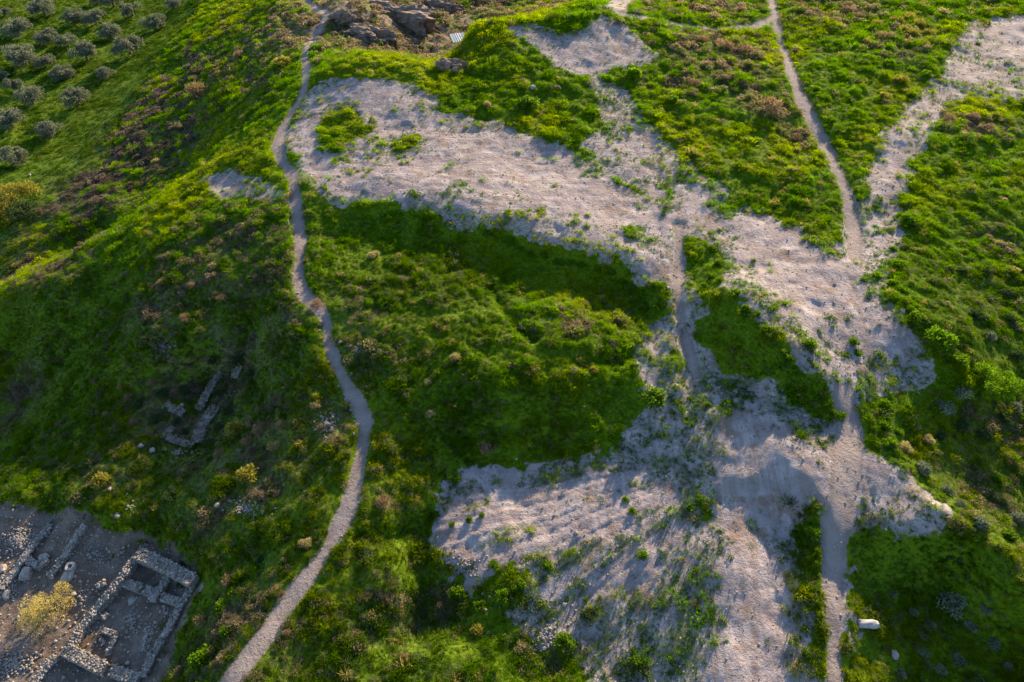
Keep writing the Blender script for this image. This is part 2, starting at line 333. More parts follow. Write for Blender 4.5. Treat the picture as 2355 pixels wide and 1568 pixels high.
TRENCH = [("1125 655 0,1160 700 0,1190 745 0,1225 775 0", .9, .8), ("1330 835 0,1390 825 0,1450 815 0", .5, .9), ("835 1235 0,880 1240 0,940 1205 0,990 1180 0", .7, 1.0),
          ("965 1240 0,960 1300 0,965 1380 0,965 1450 0", .8, 1.6), ("2100 440 0,2180 400 0,2260 360 0,2354 320 0", .5, 1.6), ("1340 1360 0,1300 1440 0", .3, .8)]
TR = []
for s, dpt, wd in TRENCH:
    a = np.array(P(s)); TR.append((hit(a[:, 0], a[:, 1])[:, :2], dpt, wd))

def LUMP(x, y):
    a = np.abs(fbm(x + .4 * fbm(x, y, 3, 2, 91), y, 2.6, 2, 3)); b_ = np.abs(fbm(x, y, 1.15, 2, 13))
    return .62 * np.sqrt(a + .01) * 1.2 + .38 * np.sqrt(b_ + .01) - .45
def terrain(x, y, full=True):
    z = np.where((x > GX0 + 5) & (x < GX0 + GNX * GS - 5) & (y > GY0 + 5) & (y < GY0 + GNY * GS - 5), coarse(CZ, x, y), 0)
    out = ~((x > GX0 + 5) & (x < GX0 + GNX * GS - 5) & (y > GY0 + 5) & (y < GY0 + GNY * GS - 5))
    if out.any(): z[out] = rbf(x[out], y[out])
    b = coarse(bare, x, y); g = sstep(0.3, -0.8, np.maximum(b, coarse(path, x, y)))
    pth = coarse(path, x, y)
    of = coarse(olive_field, x, y)
    bump = 0.42 * fbm(x, y, 9, 3, 1) + g * (0.50 * (.3 - np.abs(fbm(x, y, 4.2, 2, 2))) + LUMP(x, y) * .50) * (1 - 0.8 * of)
    bump += (1 - g) * (0.17 * fbm(x, y, 3.4, 4, 4) + 0.11 * fbm(x, y, 1.1, 3, 6))
    bump += (1 - g) * -0.5 * sstep(.38, .62, fbm(x, y, 5.5, 2, 41)) * sstep(1.0, 2.5, b) * 0.4
    bump *= 1 - 0.75 * sstep(-0.6, 0.1, pth)
    # rough eroded ground in the gully behind the ridge
    rough = coarse(ROUGH, x, y)
    bump += rough * (1.9 * fbm(x, y, 9, 4, 8) + 0.6 * np.abs(fbm(x, y, 3.2, 3, 9)))
    z = z + bump
    z += (1 - g) * groove_terms(x, y, b)
    r = coarse(RUT, x, y)
    z -= (1 - g) * 0.12 * np.exp(-(r / 0.30) ** 2) - (1 - g) * -0.05 * np.exp(-((r - .6) / 0.22) ** 2)
    z -= 0.16 * sstep(-0.5, 0.25, pth)
    for q, dpt, wd in TR:
        lo, hi = q.min(0) - 5, q.max(0) + 5
        m = (x > lo[0]) & (x < hi[0]) & (y > lo[1]) & (y < hi[1])
        if m.any():
            d, _, _, _ = seg_dist(x[m], y[m], q[:-1], q[1:], False)
            z[m] -= dpt * np.exp(-(d / wd) ** 2)
    return z
FC = hit(1760, 1000)[0]
def cover_at(x, y):
    b = coarse(bare, x, y); sp_ = coarse(speck, x, y); ex_ = coarse(excav, x, y)
    kf = 1 - .45 * sstep(70, 110, y)
    e = b + .25 + kf * (1.2 * fbm(x, y, 2.4, 4, 61, .65) + 1.5 * fbm(x, y, 6, 2, 66)) + .7 * fbm(x, y, .7, 2, 67)
    gr = sstep(.9, -.7, e)
    lf = sstep(-1, 1.5, coarse(LOWFAN, x, y))
    fa = np.arctan2(y - FC[1], x - FC[0]); fr = np.hypot(x - FC[0], y - FC[1])
    wn = (fbm(x, y, .9, 3, 62) * .55 + fbm(x, y, 3.6, 3, 63) * .45) * (1 - .75 * lf) + .75 * lf * fbm(fa * 16, fr * .18, 1.0, 4, 68)
    far_ = sstep(70, 110, y)
    wd = sstep(.03, .22, wn + (sp_ * (1 - .22 * far_) + .34 * sstep(3.5, 0, b) ** 1.5) * 1.25 - .36 - .02 * far_) * .9 * np.where(ex_ < -.5, 1, .22)
    return gr, wd
c0 = hit(930, 62)[0]; c1 = hit(1050, 95)[0]
ROUGH = np.exp(-(((CX - c0[0]) / 33) ** 2 + ((CY - c0[1]) / 22) ** 2) ** 2) * sstep(-1.5, -4.5, CZ)

def axis(parts):
    out = []
    for a, b, st in parts:
        n = max(1, int(round((b - a) / st))); out += list(a + (b - a) * np.arange(n) / n)
    return np.array(out + [parts[-1][1]])
ax = axis([(-900, -240, 40), (-240, -120, 1.0), (-120, -62, .5), (-62, 62, .25), (62, 120, .42), (120, 200, 1.2), (200, 900, 40)])
ay = axis([(-600, -30, 30), (-30, 6, 1.5), (6, 62, .25), (62, 110, .32), (110, 165, .45), (165, 260, 1.0), (260, 900, 40)])
VX, VY = np.meshgrid(ax, ay)
VZ = terrain(VX, VY)
nx, ny = len(ax), len(ay)

def ztop(x, y):
    """bilinear height of the finished terrain mesh"""
    x = np.asarray(x, float); y = np.asarray(y, float)
    ix = np.clip(np.searchsorted(ax, x) - 1, 0, nx - 2); iy = np.clip(np.searchsorted(ay, y) - 1, 0, ny - 2)
    fx = (x - ax[ix]) / (ax[ix + 1] - ax[ix]); fy = (y - ay[iy]) / (ay[iy + 1] - ay[iy])
    return (VZ[iy, ix] * (1 - fx) + VZ[iy, ix + 1] * fx) * (1 - fy) + (VZ[iy + 1, ix] * (1 - fx) + VZ[iy + 1, ix + 1] * fx) * fy
def at(u, v):
    q = hit(u, v, ztop)[0]; return float(q[0]), float(q[1]), float(ztop(q[0], q[1]))
def px2m(px, p):            # size in metres of a length in the picture at a world point
    return px * float(project(p[0], p[1], p[2])[2]) / F

# ------------------------------------------------------------------ materials
def newmat(name):
    m = bpy.data.materials.new(name); m.use_nodes = True
    nt = m.node_tree; nt.nodes.clear()
    o = nt.nodes.new('ShaderNodeOutputMaterial')
    return m, nt, o
def N(nt, typ, **kw):
    n = nt.nodes.new(typ)
    for k, v in kw.items():
        if k in n.inputs: n.inputs[k].default_value = v
        else: setattr(n, k, v)
    return n
def mixc(nt, fac, a, b, blend='MIX'):
    n = nt.nodes.new('ShaderNodeMix'); n.data_type = 'RGBA'; n.blend_type = blend
    for sock, val in ((n.inputs[0], fac), (n.inputs[6], a), (n.inputs[7], b)):
        if isinstance(val, bpy.types.NodeSocket): nt.links.new(val, sock)
        else: sock.default_value = val if not isinstance(val, tuple) or len(val) == 4 else (*val, 1)
    return n.outputs[2]
def math_(nt, op, a, b=0.0, c=0.0, clamp=False):
    n = nt.nodes.new('ShaderNodeMath'); n.operation = op; n.use_clamp = clamp
    for i, val in enumerate((a, b, c)):
        if isinstance(val, bpy.types.NodeSocket): nt.links.new(val, n.inputs[i])
        else: n.inputs[i].default_value = val
    return n.outputs[0]
def mrange(nt, v, a, b, c=0.0, d=1.0):
    n = nt.nodes.new('ShaderNodeMapRange'); n.interpolation_type = 'SMOOTHSTEP'
    nt.links.new(v, n.inputs[0])
    for i, q in enumerate((a, b, c, d)): n.inputs[i + 1].default_value = q
    return n.outputs[0]
def noise_(nt, vec, scale, detail=3, rough=.55, dist=0.0):
    n = N(nt, 'ShaderNodeTexNoise'); n.inputs['Scale'].default_value = scale; n.inputs['Detail'].default_value = detail
    n.inputs['Roughness'].default_value = rough; n.inputs['Distortion'].default_value = dist
    nt.links.new(vec, n.inputs['Vector']); return n.outputs['Fac']
def attr(nt, name, typ='GEOMETRY'):
    n = nt.nodes.new('ShaderNodeAttribute'); n.attribute_name = name; n.attribute_type = typ
    return n

def ground_material():
    m, nt, o = newmat('ground_mat')
    L = nt.links.new
    tc = nt.nodes.new('ShaderNodeTexCoord'); V = tc.outputs['Object']
    geo = nt.nodes.new('ShaderNodeNewGeometry')
    b = attr(nt, 'bare').outputs['Fac']; p = attr(nt, 'path').outputs['Fac']; br = attr(nt, 'brown').outputs['Fac']
    sp = attr(nt, 'speck').outputs['Fac']; ex = attr(nt, 'excav').outputs['Fac']; rf = attr(nt, 'rough').outputs['Fac']
    n_big = noise_(nt, V, .11, 4); n_mid = noise_(nt, V, .55, 4, .6); n_fine = noise_(nt, V, 2.6, 4, .65); n_grit = noise_(nt, V, 9, 3, .7)
    # bare earth
    sand = mixc(nt, mrange(nt, n_big, .3, .7), (.300, .25, .250), (.23, .195, .205))
    sand = mixc(nt, mrange(nt, n_mid, .38, .68), sand, (.40, .35, .35))
    sand = mixc(nt, mrange(nt, noise_(nt, V, .3, 5, .65), .54, .66), sand, (.205, .145, .108))
    vor = N(nt, 'ShaderNodeTexVoronoi'); vor.inputs['Scale'].default_value = 7.0; L(V, vor.inputs['Vector'])
    pebble = math_(nt, 'MULTIPLY', mrange(nt, vor.outputs['Distance'], .16, .08), mrange(nt, n_mid, .45, .62))
    sand = mixc(nt, math_(nt, 'MULTIPLY', mrange(nt, noise_(nt, V, 1.3, 6, .7), .52, .66), .55), sand, (.175, .14, .13))
    sand = mixc(nt, math_(nt, 'MULTIPLY', mrange(nt, n_grit, .35, .7), .45), sand, (.20, .17, .155))
    sand = mixc(nt, math_(nt, 'MULTIPLY', pebble, .6), sand, (.50, .46, .43))
    # trodden path
    pc = mixc(nt, mrange(nt, n_mid, .35, .7), (.19, .155, .14), (.27, .225, .21))
    pc = mixc(nt, math_(nt, 'MULTIPLY', mrange(nt, n_grit, .4, .65), .35), pc, (.15, .125, .11))
    pc = mixc(nt, math_(nt, 'MULTIPLY', mrange(nt, p, .15, .7), .35), pc, (.33, .28, .26))
    pc = mixc(nt, math_(nt, 'MULTIPLY', pebble, .7), pc, (.50, .46, .43))
    # excavation soil
    ec = mixc(nt, mrange(nt, n_mid, .35, .68), (.115, .085, .065), (.20, .16, .135))
    ec = mixc(nt, math_(nt, 'MULTIPLY', mrange(nt, n_fine, .45, .7), .5), ec, (.075, .058, .045))
    # soil and low growth
    gr = mixc(nt, mrange(nt, n_fine, .35, .68), (.045, .095, .002), (.105, .165, .003))
    gr = mixc(nt, mrange(nt, noise_(nt, V, .16, 3), .5, .7), gr, (.105, .16, .005))
    bc = mixc(nt, mrange(nt, n_fine, .35, .65), (.075, .06, .047), (.16, .125, .095))
    gr = mixc(nt, math_(nt, 'MULTIPLY', br, mrange(nt, n_mid, .35, .6)), gr, bc)
    # bare steep faces
    sl = nt.nodes.new('ShaderNodeSeparateXYZ'); L(geo.outputs['True Normal'], sl.inputs[0])
    rc = mixc(nt, mrange(nt, n_mid, .3, .7), (.15, .10, .07), (.24, .18, .145))
    steep = math_(nt, 'MULTIPLY', mrange(nt, sl.outputs['Z'], .80, .62), rf)
    gr = mixc(nt, steep, gr, rc)
    gr = mixc(nt, math_(nt, 'MULTIPLY', rf, mrange(nt, n_mid, .40, .55)), gr, rc)
    # compacted wheel ruts
    rt = attr(nt, 'rut').outputs['Fac']
    sand = mixc(nt, math_(nt, 'MULTIPLY', mrange(nt, rt, .55, .1), mrange(nt, n_mid, .3, .6, .2, .75)), sand, (.19, .145, .125))
    # scraped streaks
    ln = attr(nt, 'lane').outputs['Fac']
    mp1 = nt.nodes.new('ShaderNodeMapping'); L(V, mp1.inputs[0]); mp1.inputs['Rotation'].default_value = (0, 0, R(-20)); mp1.inputs['Scale'].default_value = (.12, 1.6, .5)
    mp2 = nt.nodes.new('ShaderNodeMapping'); L(V, mp2.inputs[0]); mp2.inputs['Rotation'].default_value = (0, 0, R(4)); mp2.inputs['Scale'].default_value = (1.7, .13, .5)
    st = mixc(nt, ln, noise_(nt, mp1.outputs[0], 1.0, 5, .6, .6), noise_(nt, mp2.outputs[0], 1.0, 5, .6, .6))
    sand = mixc(nt, math_(nt, 'MULTIPLY', mrange(nt, st, .49, .60), .5), sand, (.20, .16, .14))
    # edges
    cvr = math_(nt, 'ADD', attr(nt, 'cover').outputs['Fac'], math_(nt, 'MULTIPLY', math_(nt, 'SUBTRACT', n_fine, .5), .9))
    bm2 = mrange(nt, cvr, .62, .42)
    col = mixc(nt, mrange(nt, ex, -1.6, -.3), sand, ec)
    col = mixc(nt, bm2, gr, col)
    pe = math_(nt, 'ADD', p, math_(nt, 'MULTIPLY', math_(nt, 'SUBTRACT', n_fine, .5), .9))
    pm = mrange(nt, pe, -.08, .12)
    col = mixc(nt, pm, col, pc)
    bs = N(nt, 'ShaderNodeBsdfPrincipled'); bs.inputs['Roughness'].default_value = .95; bs.inputs['Specular IOR Level'].default_value = .12
    L(col, bs.inputs['Base Color'])
    hgt = math_(nt, 'ADD', math_(nt, 'MULTIPLY', n_fine, .26), math_(nt, 'MULTIPLY', n_grit, .10))
    hgt = math_(nt, 'ADD', hgt, math_(nt, 'MULTIPLY', mrange(nt, vor.outputs['Distance'], .3, .05), .03))
    hgt = math_(nt, 'ADD', hgt, math_(nt, 'MULTIPLY', math_(nt, 'MULTIPLY', st, .10), mrange(nt, p, -.2, -.6)))
    bp = nt.nodes.new('ShaderNodeBump'); bp.inputs['Strength'].default_value = .8; bp.inputs['Distance'].default_value = 1.0
    L(hgt, bp.inputs['Height']); L(bp.outputs[0], bs.inputs['Normal'])
    L(bs.outputs[0], o.inputs[0])
    return m

def leaf_material(name, base=None, trans=.45, vary=.35, instancer=False, scale=1.2, gain=1.6):
    m, nt, o = newmat(name); L = nt.links.new
    tc = nt.nodes.new('ShaderNodeTexCoord')
    if instancer:
        c = attr(nt, 'col', 'INSTANCER').outputs['Color']
        gm = nt.nodes.new('ShaderNodeNewGeometry')
        rnd = gm.outputs['Random Per Island']
    else:
        gm = nt.nodes.new('ShaderNodeNewGeometry'); rnd = gm.outputs['Random Per Island']
        n = noise_(nt, tc.outputs['Object'], scale, 3)
        c = mixc(nt, mrange(nt, n, .35, .65), base, tuple(min(1, x * 1.5) for x in base))
    val = math_(nt, 'ADD', math_(nt, 'MULTIPLY', rnd, vary * 2), 1 - vary)
    hs = nt.nodes.new('ShaderNodeHueSaturation'); L(val, hs.inputs['Value']); L(c, hs.inputs['Color'])
    c = hs.outputs[0]
    d = N(nt, 'ShaderNodeBsdfDiffuse'); L(c, d.inputs[0])
    t = N(nt, 'ShaderNodeBsdfTranslucent')
    tc2 = mixc(nt, 1.0, c, (gain, gain * 1.02, gain * .75), 'MULTIPLY')
    L(tc2, t.inputs[0])
    mx = nt.nodes.new('ShaderNodeMixShader'); mx.inputs[0].default_value = trans
    L(d.outputs[0], mx.inputs[1]); L(t.outputs[0], mx.inputs[2]); L(mx.outputs[0], o.inputs[0])
    return m

def solid_material(name, c1, c2, scale=3.0, bump=.3, rough=.9, c3=None):
    m, nt, o = newmat(name); L = nt.links.new
    tc = nt.nodes.new('ShaderNodeTexCoord'); V = tc.outputs['Object']
    oi = nt.nodes.new('ShaderNodeNewGeometry')
    n = noise_(nt, V, scale, 5, .6)
    col = mixc(nt, mrange(nt, n, .35, .65), c1, c2)
    if c3: col = mixc(nt, mrange(nt, noise_(nt, V, scale * .6, 3), .55, .68), col, c3)
    hs = nt.nodes.new('ShaderNodeHueSaturation'); L(math_(nt, 'ADD', math_(nt, 'MULTIPLY', oi.outputs['Random Per Island'], .5), .72), hs.inputs['Value']); L(col, hs.inputs['Color'])
    b = N(nt, 'ShaderNodeBsdfPrincipled'); b.inputs['Roughness'].default_value = rough; b.inputs['Specular IOR Level'].default_value = .2
    L(hs.outputs[0], b.inputs['Base Color'])
    bp = nt.nodes.new('ShaderNodeBump'); bp.inputs['Strength'].default_value = bump; bp.inputs['Distance'].default_value = .05
    L(n, bp.inputs['Height']); L(bp.outputs[0], b.inputs['Normal']); L(b.outputs[0], o.inputs[0])
    return m

M_GROUND = ground_material()
M_TUFT = leaf_material('grass_mat', instancer=True, trans=.5, vary=.3)
M_STONE_I = solid_material('gravel_mat', (.19, .165, .15), (.38, .34, .31), 2)
M_WALL = solid_material('ruin_stone_mat', (.17, .15, .13), (.30, .27, .24), 3, .5, c3=(.12, .10, .08))
M_WALL_D = solid_material('overgrown_shaded_stone_mat', (.09, .08, .06), (.19, .165, .14), 2, .5, c3=(.035, .055, .015))  # ruin stone with the hollow's shade put into its colour, plus green growth
M_ROCK = solid_material('rock_mat', (.16, .14, .125), (.29, .26, .235), 2.5, .5, c3=(.11, .09, .075))
M_MARBLE = solid_material('marble_mat', (.22, .21, .20), (.33, .315, .30), 2.5, .3, c3=(.26, .23, .2))
M_BARK = solid_material('bark_mat', (.09, .07, .05), (.15, .12, .09), 6, .6)
M_WOOD = solid_material('post_wood_mat', (.50, .42, .30), (.62, .54, .42), 5, .2)
M_METAL = solid_material('weathered_sheet_mat', (.50, .52, .54), (.62, .63, .64), 1.5, .1, rough=.5)
LM = {
 'olive': leaf_material('olive_leaf_mat', (.125, .138, .095), .25, .45, gain=1.4),
 'green': leaf_material('green_shrub_mat', (.065, .12, .007), .45, .4),
 'bright': leaf_material('bright_shrub_mat', (.075, .145, .006), .45, .4),
 'grey': leaf_material('sage_shrub_mat', (.13, .155, .10), .25, .4, gain=1.3),
 'yellow': leaf_material('yellow_shrub_mat', (.18, .165, .03), .4, .4, gain=1.5),
 'gold': leaf_material('gold_bush_mat', (.34, .28, .10), .42, .45, gain=1.6),
 'pale': leaf_material('straw_shrub_mat', (.25, .21, .10), .4, .4, gain=1.6),
 'dry': leaf_material('dry_brush_mat', (.20, .135, .08), .3, .45, gain=1.4),
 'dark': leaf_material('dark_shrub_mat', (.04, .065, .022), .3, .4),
}

# ------------------------------------------------------------------ object helpers
def tag(o, label=None, cat=None, group=None, kind=None):
    if label: o['label'] = label
    if cat: o['category'] = cat
    if group: o['group'] = group
    if kind: o['kind'] = kind
    return o
def link(name, me, parent=None, loc=None):
    o = bpy.data.objects.new(name, me); COL.objects.link(o)
    if parent: o.parent = parent
    if loc is not None: o.location = loc
    return o
def empty(name, loc, rz=0):
    o = bpy.data.objects.new(name, None); COL.objects.link(o); o.location = loc; o.rotation_euler.z = rz
    o.empty_display_size = .3
    return o
def mesh_np(name, verts, faces, mat=None, smooth=False):
    me = bpy.data.meshes.new(name)
    verts = np.asarray(verts, np.float32); faces = np.asarray(faces, np.int32)
    nf, k = faces.shape
    me.vertices.add(len(verts)); me.vertices.foreach_set('co', verts.ravel())
    me.loops.add(nf * k); me.loops.foreach_set('vertex_index', faces.ravel())
    me.polygons.add(nf); me.polygons.foreach_set('loop_start', np.arange(nf, dtype=np.int32) * k)
    me.polygons.foreach_set('loop_total', np.full(nf, k, np.int32))
    if smooth: me.polygons.foreach_set('use_smooth', np.ones(nf, bool))
    me.update(calc_edges=True)
    if mat: me.materials.append(mat)
    return me

# ------------------------------------------------------------------ the ground sheet
idx = (np.arange(ny - 1)[:, None] * nx + np.arange(nx - 1)[None, :]).ravel()
gme = mesh_np('ground', np.stack([VX.ravel(), VY.ravel(), VZ.ravel()], 1), np.stack([idx, idx + 1, idx + nx + 1, idx + nx], 1), M_GROUND, True)
inner = ((VX > GX0 + 5) & (VX < GX0 + GNX * GS - 5) & (VY > GY0 + 5) & (VY < GY0 + GNY * GS - 5)).ravel()
for nm, G in (('bare', bare), ('path', path), ('brown', brown), ('speck', speck), ('excav', excav), ('rough', ROUGH), ('rut', np.minimum(RUT, 3)), ('lane', sstep(76, 66, CY) * sstep(2, 9, CX))):
    a = gme.attributes.new(nm, 'FLOAT', 'POINT')
    vals = np.clip(coarse(G, VX, VY).ravel(), -6, 6)
    vals[~inner] = -6 if nm in ('bare', 'path', 'excav') else 0
    a.data.foreach_set('value', vals.astype(np.float32))
_g, _w = cover_at(VX, VY)
a = gme.attributes.new('cover', 'FLOAT', 'POINT'); cv = np.maximum(_g, .45 * _w).ravel(); cv[~inner] = 1
a.data.foreach_set('value', cv.astype(np.float32))
tag(link('ground', gme), kind='structure')

# ------------------------------------------------------------------ scatter: one object whose points carry small clumps
def leaf_cloud(pts, nrm, ln, wd, jitter=.9, g=None):
    """one small four-cornered leaf per point"""
    g = g or rng
    n = len(pts)
    d = nrm + jitter * g.normal(size=(n, 3)); d /= np.linalg.norm(d, axis=1)[:, None] + 1e-9
    r = g.normal(size=(n, 3)); s = np.cross(d, r); s /= np.linalg.norm(s, axis=1)[:, None] + 1e-9
    ln = ln * g.uniform(.6, 1.3, (n, 1)); wd = wd * g.uniform(.7, 1.2, (n, 1))
    a = pts; b = pts + d * ln * .5 + s * wd * .5; c = pts + d * ln; e = pts + d * ln * .5 - s * wd * .5
    v = np.stack([a, b, c, e], 1).reshape(-1, 3)
    f = (np.arange(n)[:, None] * 4 + np.arange(4)[None, :])
    return v, f
def tuft_variant(kind):
    if kind == 'clump':
        n = 120
        th = rng.uniform(0, 2 * math.pi, n); ph = np.arccos(rng.uniform(.05, 1, n)); r = rng.uniform(.75, 1.05, n)
        nrm = np.stack([np.sin(ph) * np.cos(th), np.sin(ph) * np.sin(th), np.cos(ph)], 1)
        lump = 1 + .25 * np.sin(3 * th + rng.uniform(0, 6)) * np.sin(ph)
        pts = nrm * (r * lump)[:, None] * np.array([.5, .5, .42])
        return leaf_cloud(pts, nrm * .6 + [0, 0, .6], .165, .12, .6)
    if kind == 'blade':
        n = 60
        th = rng.uniform(0, 2 * math.pi, n); r = rng.uniform(0, .42, n)
        pts = np.stack([r * np.cos(th), r * np.sin(th), np.zeros(n)], 1)
        nrm = np.stack([.5 * np.cos(th) * r * 2, .5 * np.sin(th) * r * 2, np.ones(n)], 1)
        return leaf_cloud(pts, nrm, .42, .07, .35)
    if kind == 'twig':
        n = 60
        th = rng.uniform(0, 2 * math.pi, n); r = rng.uniform(0, .3, n); z = rng.uniform(0, .35, n)
        pts = np.stack([r * np.cos(th), r * np.sin(th), z], 1)
        nrm = np.stack([np.cos(th) * .7, np.sin(th) * .7, np.ones(n) * .8], 1)
        return leaf_cloud(pts, nrm, .5, .035, .5)
def rock_variant(sub=1, amp=.25, flat=.7, seed=0):
    bm = bmesh.new(); bmesh.ops.create_icosphere(bm, subdivisions=sub, radius=.5)
    off = Vector((seed * 7.3, seed * 3.1, seed * 1.7))
    for v in bm.verts:
        k = 1 + amp * 2 * mnoise.noise(v.co * 2.1 + off) + amp * .6 * mnoise.noise(v.co * 6 + off)
        v.co = Vector((v.co.x * k * 1.15, v.co.y * k, v.co.z * k * flat))
        for a in range(3):                       # blunt, block-like sides
            lim = .40 if a < 2 else .30
            if abs(v.co[a]) > lim: v.co[a] = math.copysign(lim + (abs(v.co[a]) - lim) * .35, v.co[a])
    V_ = np.array([v.co[:] for v in bm.verts]); bm.faces.ensure_lookup_table()
    F_ = np.array([[v.index for v in f.verts] for f in bm.faces]); bm.free()
    return V_, F_

def scatter(name, variants, pts, rot, scl, vidx, col, mat, label):
    """mesh points plus the clump shapes live in one mesh; nodes put a clump on every point"""
    n = len(pts); k = variants[0][1].shape[1]
    vv = [pts]; ff = []; vid = [np.full(n, -1)]; base = n
    for i, (v, f) in enumerate(variants):
        vv.append(v); ff.append(f + base); vid.append(np.full(len(v), i)); base += len(v)
    me = mesh_np(name, np.vstack(vv), np.vstack(ff), mat)
    tot = base
    def put(nm, typ, key, data):
        a = me.attributes.new(nm, typ, 'POINT')
        full = np.zeros((tot,) + data.shape[1:], np.float32 if typ != 'INT' else np.int32); full[:n] = data
        a.data.foreach_set(key, full.ravel())
    a = me.attributes.new('vid', 'INT', 'POINT'); a.data.foreach_set('value', np.concatenate(vid).astype(np.int32))
    put('pick', 'INT', 'value', vidx.astype(np.int32)); put('rot', 'FLOAT_VECTOR', 'vector', rot); put('scl', 'FLOAT_VECTOR', 'vector', scl)
    put('col', 'FLOAT_VECTOR', 'vector', col)
    o = link(name, me); tag(o, label=label, kind='stuff')
    ng = bpy.data.node_groups.new(name + '_nodes', 'GeometryNodeTree')
    ng.interface.new_socket('Geometry', in_out='INPUT', socket_type='NodeSocketGeometry')
    ng.interface.new_socket('Geometry', in_out='OUTPUT', socket_type='NodeSocketGeometry')
    gi = ng.nodes.new('NodeGroupInput'); go = ng.nodes.new('NodeGroupOutput'); L = ng.links.new
    def na(nm, typ):
        q = ng.nodes.new('GeometryNodeInputNamedAttribute'); q.data_type = typ; q.inputs[0].default_value = nm
        return q.outputs[0]
    vida = na('vid', 'INT')
    def sel(i):
        c = ng.nodes.new('FunctionNodeCompare'); c.data_type = 'INT'; c.operation = 'EQUAL'
        L(vida, c.inputs[2]); c.inputs[3].default_value = i
        s = ng.nodes.new('GeometryNodeSeparateGeometry'); s.domain = 'POINT'
        L(gi.outputs[0], s.inputs[0]); L(c.outputs[0], s.inputs[1]); return s.outputs[0]
    g2 = ng.nodes.new('GeometryNodeGeometryToInstance')
    for i in range(len(variants)): L(sel(i), g2.inputs[0])
    ip = ng.nodes.new('GeometryNodeInstanceOnPoints')
    L(sel(-1), ip.inputs['Points']); L(g2.outputs[0], ip.inputs['Instance']); ip.inputs['Pick Instance'].default_value = True
    L(na('pick', 'INT'), ip.inputs['Instance Index']); L(na('rot', 'FLOAT_VECTOR'), ip.inputs['Rotation']); L(na('scl', 'FLOAT_VECTOR'), ip.inputs['Scale'])
    L(ip.outputs[0], go.inputs[0])
    md = o.modifiers.new('scatter', 'NODES'); md.node_group = ng
    return o

def candidates(x0, x1, y0, y1, step):
    x = np.arange(x0, x1, step); y = np.arange(y0, y1, step)
    X, Y = np.meshgrid(x, y); X = X.ravel() + rng.uniform(-.5, .5, X.size) * step; Y = Y.ravel() + rng.uniform(-.5, .5, Y.size) * step
    return X, Y
def in_view(x, y, z, mu=130, mv=110):
    u, v, d = project(x, y, z)
    return (u > -mu) & (u < 2354 + mu) & (v > -mv) & (v < 1568 + mv + 60), d
def slope_of(x, y):
    e = .4
    return (ztop(x + e, y) - ztop(x - e, y)) / (2 * e), (ztop(x, y + e) - ztop(x, y - e)) / (2 * e)

def lerp3(a, b, t): return np.array(a)[None] * (1 - t[:, None]) + np.array(b)[None] * t[:, None]
X1, Y1 = candidates(-70, 70, 8, 75, .34); X2, Y2 = candidates(-115, 115, 75, 120, .46); X3, Y3 = candidates(-190, 150, 120, 235, .72); X4, Y4 = candidates(-115, -70, 20, 75, .6)
X = np.concatenate([X1, X2, X3, X4]); Y = np.concatenate([Y1, Y2, Y3, Y4])
base_s = np.concatenate([np.full(len(X1), .36), np.full(len(X2), .48), np.full(len(X3), .80), np.full(len(X4), .6)])
Z = ztop(X, Y); ok, dep = in_view(X, Y, Z)
X, Y, Z, base_s = X[ok], Y[ok], Z[ok], base_s[ok]
b = coarse(bare, X, Y); pth = coarse(path, X, Y); spk = coarse(speck, X, Y); brn = coarse(brown, X, Y); olf = coarse(olive_field, X, Y); rgh = coarse(ROUGH, X, Y); exv = coarse(excav, X, Y)
green, weedp = cover_at(X, Y)
prob = np.maximum(green, weedp * np.where(green < .5, 1, 1))
prob *= sstep(.02, -.12, pth + .35 * fbm(X, Y, 1.3, 3, 64) + .06)
gul = fbm(X, Y, 3.5, 3, 65)
prob *= 1 - rgh * sstep(-.15, .2, gul) * .9
sx, sy = slope_of(X, Y); steep = np.hypot(sx, sy)
prob *= 1 - rgh * sstep(.55, .9, steep)
keep = rng.uniform(0, 1, len(X)) < prob
isweed = (green < .5)[keep]
X, Y, Z, base_s, brn, olf, sx, sy, b, spk = (q[keep] for q in (X, Y, Z, base_s, brn, olf, sx, sy, b, spk))
n = len(X)
lump = LUMP(X, Y) * 2.2 + .3 * fbm(X, Y, 1.2, 2, 71); l2 = fbm(X, Y, 8, 2, 72)
s = base_s * (1.05 + .7 * lump + .3 * l2) * rng.uniform(.7, 1.3, n) * 1.2 * np.where(rng.uniform(0, 1, n) < .06, 1.4, 1)
s = np.where(isweed, s * (.40 + .95 * rng.uniform(0, 1, n) ** 1.8) * (1 - .25 * sstep(70, 100, Y)), s)
s = s * (1 - .35 * olf); s = np.clip(s, .12, 1.6)
hz = s * (.55 + .45 * np.clip(lump, -.5, 1)) * (1 - .45 * olf) * np.where(isweed, 1.1, 1)
rgk = coarse(ROUGH, X, Y)
dryp = np.clip(np.maximum(rgk * .88, brn * 1.35 * sstep(-.35, .15, fbm(X, Y, 2.6, 3, 73))) + .01, 0, .92)
isdry = (rng.uniform(0, 1, n) < dryp) & ~isweed
yel = sstep(-.2, .6, fbm(X, Y, 11, 3, 74)); drk = sstep(.0, .6, fbm(X, Y, 7, 3, 75))
col = lerp3((.080, .165, .001), (.185, .235, .001), yel)
col = col * (1 - drk[:, None] * .5) + np.array([.038, .085, .004])[None] * drk[:, None] * .5
near_left = sstep(-8, -30, X) * sstep(95, 60, Y)
rv = rng.uniform(0, 1, (n, 1))
col = col * (.65 + .7 * rv)
lowl = np.maximum.reduce([sstep(0, -6, X) * sstep(75, 60, Y), .75 * sstep(24, 30, X) * sstep(75, 60, Y) * sstep(-.3, .2, fbm(X, Y, 9, 2, 88)), .9 * sstep(22, 26, X) * sstep(44, 38, Y), .25 * sstep(50, 40, Y)])
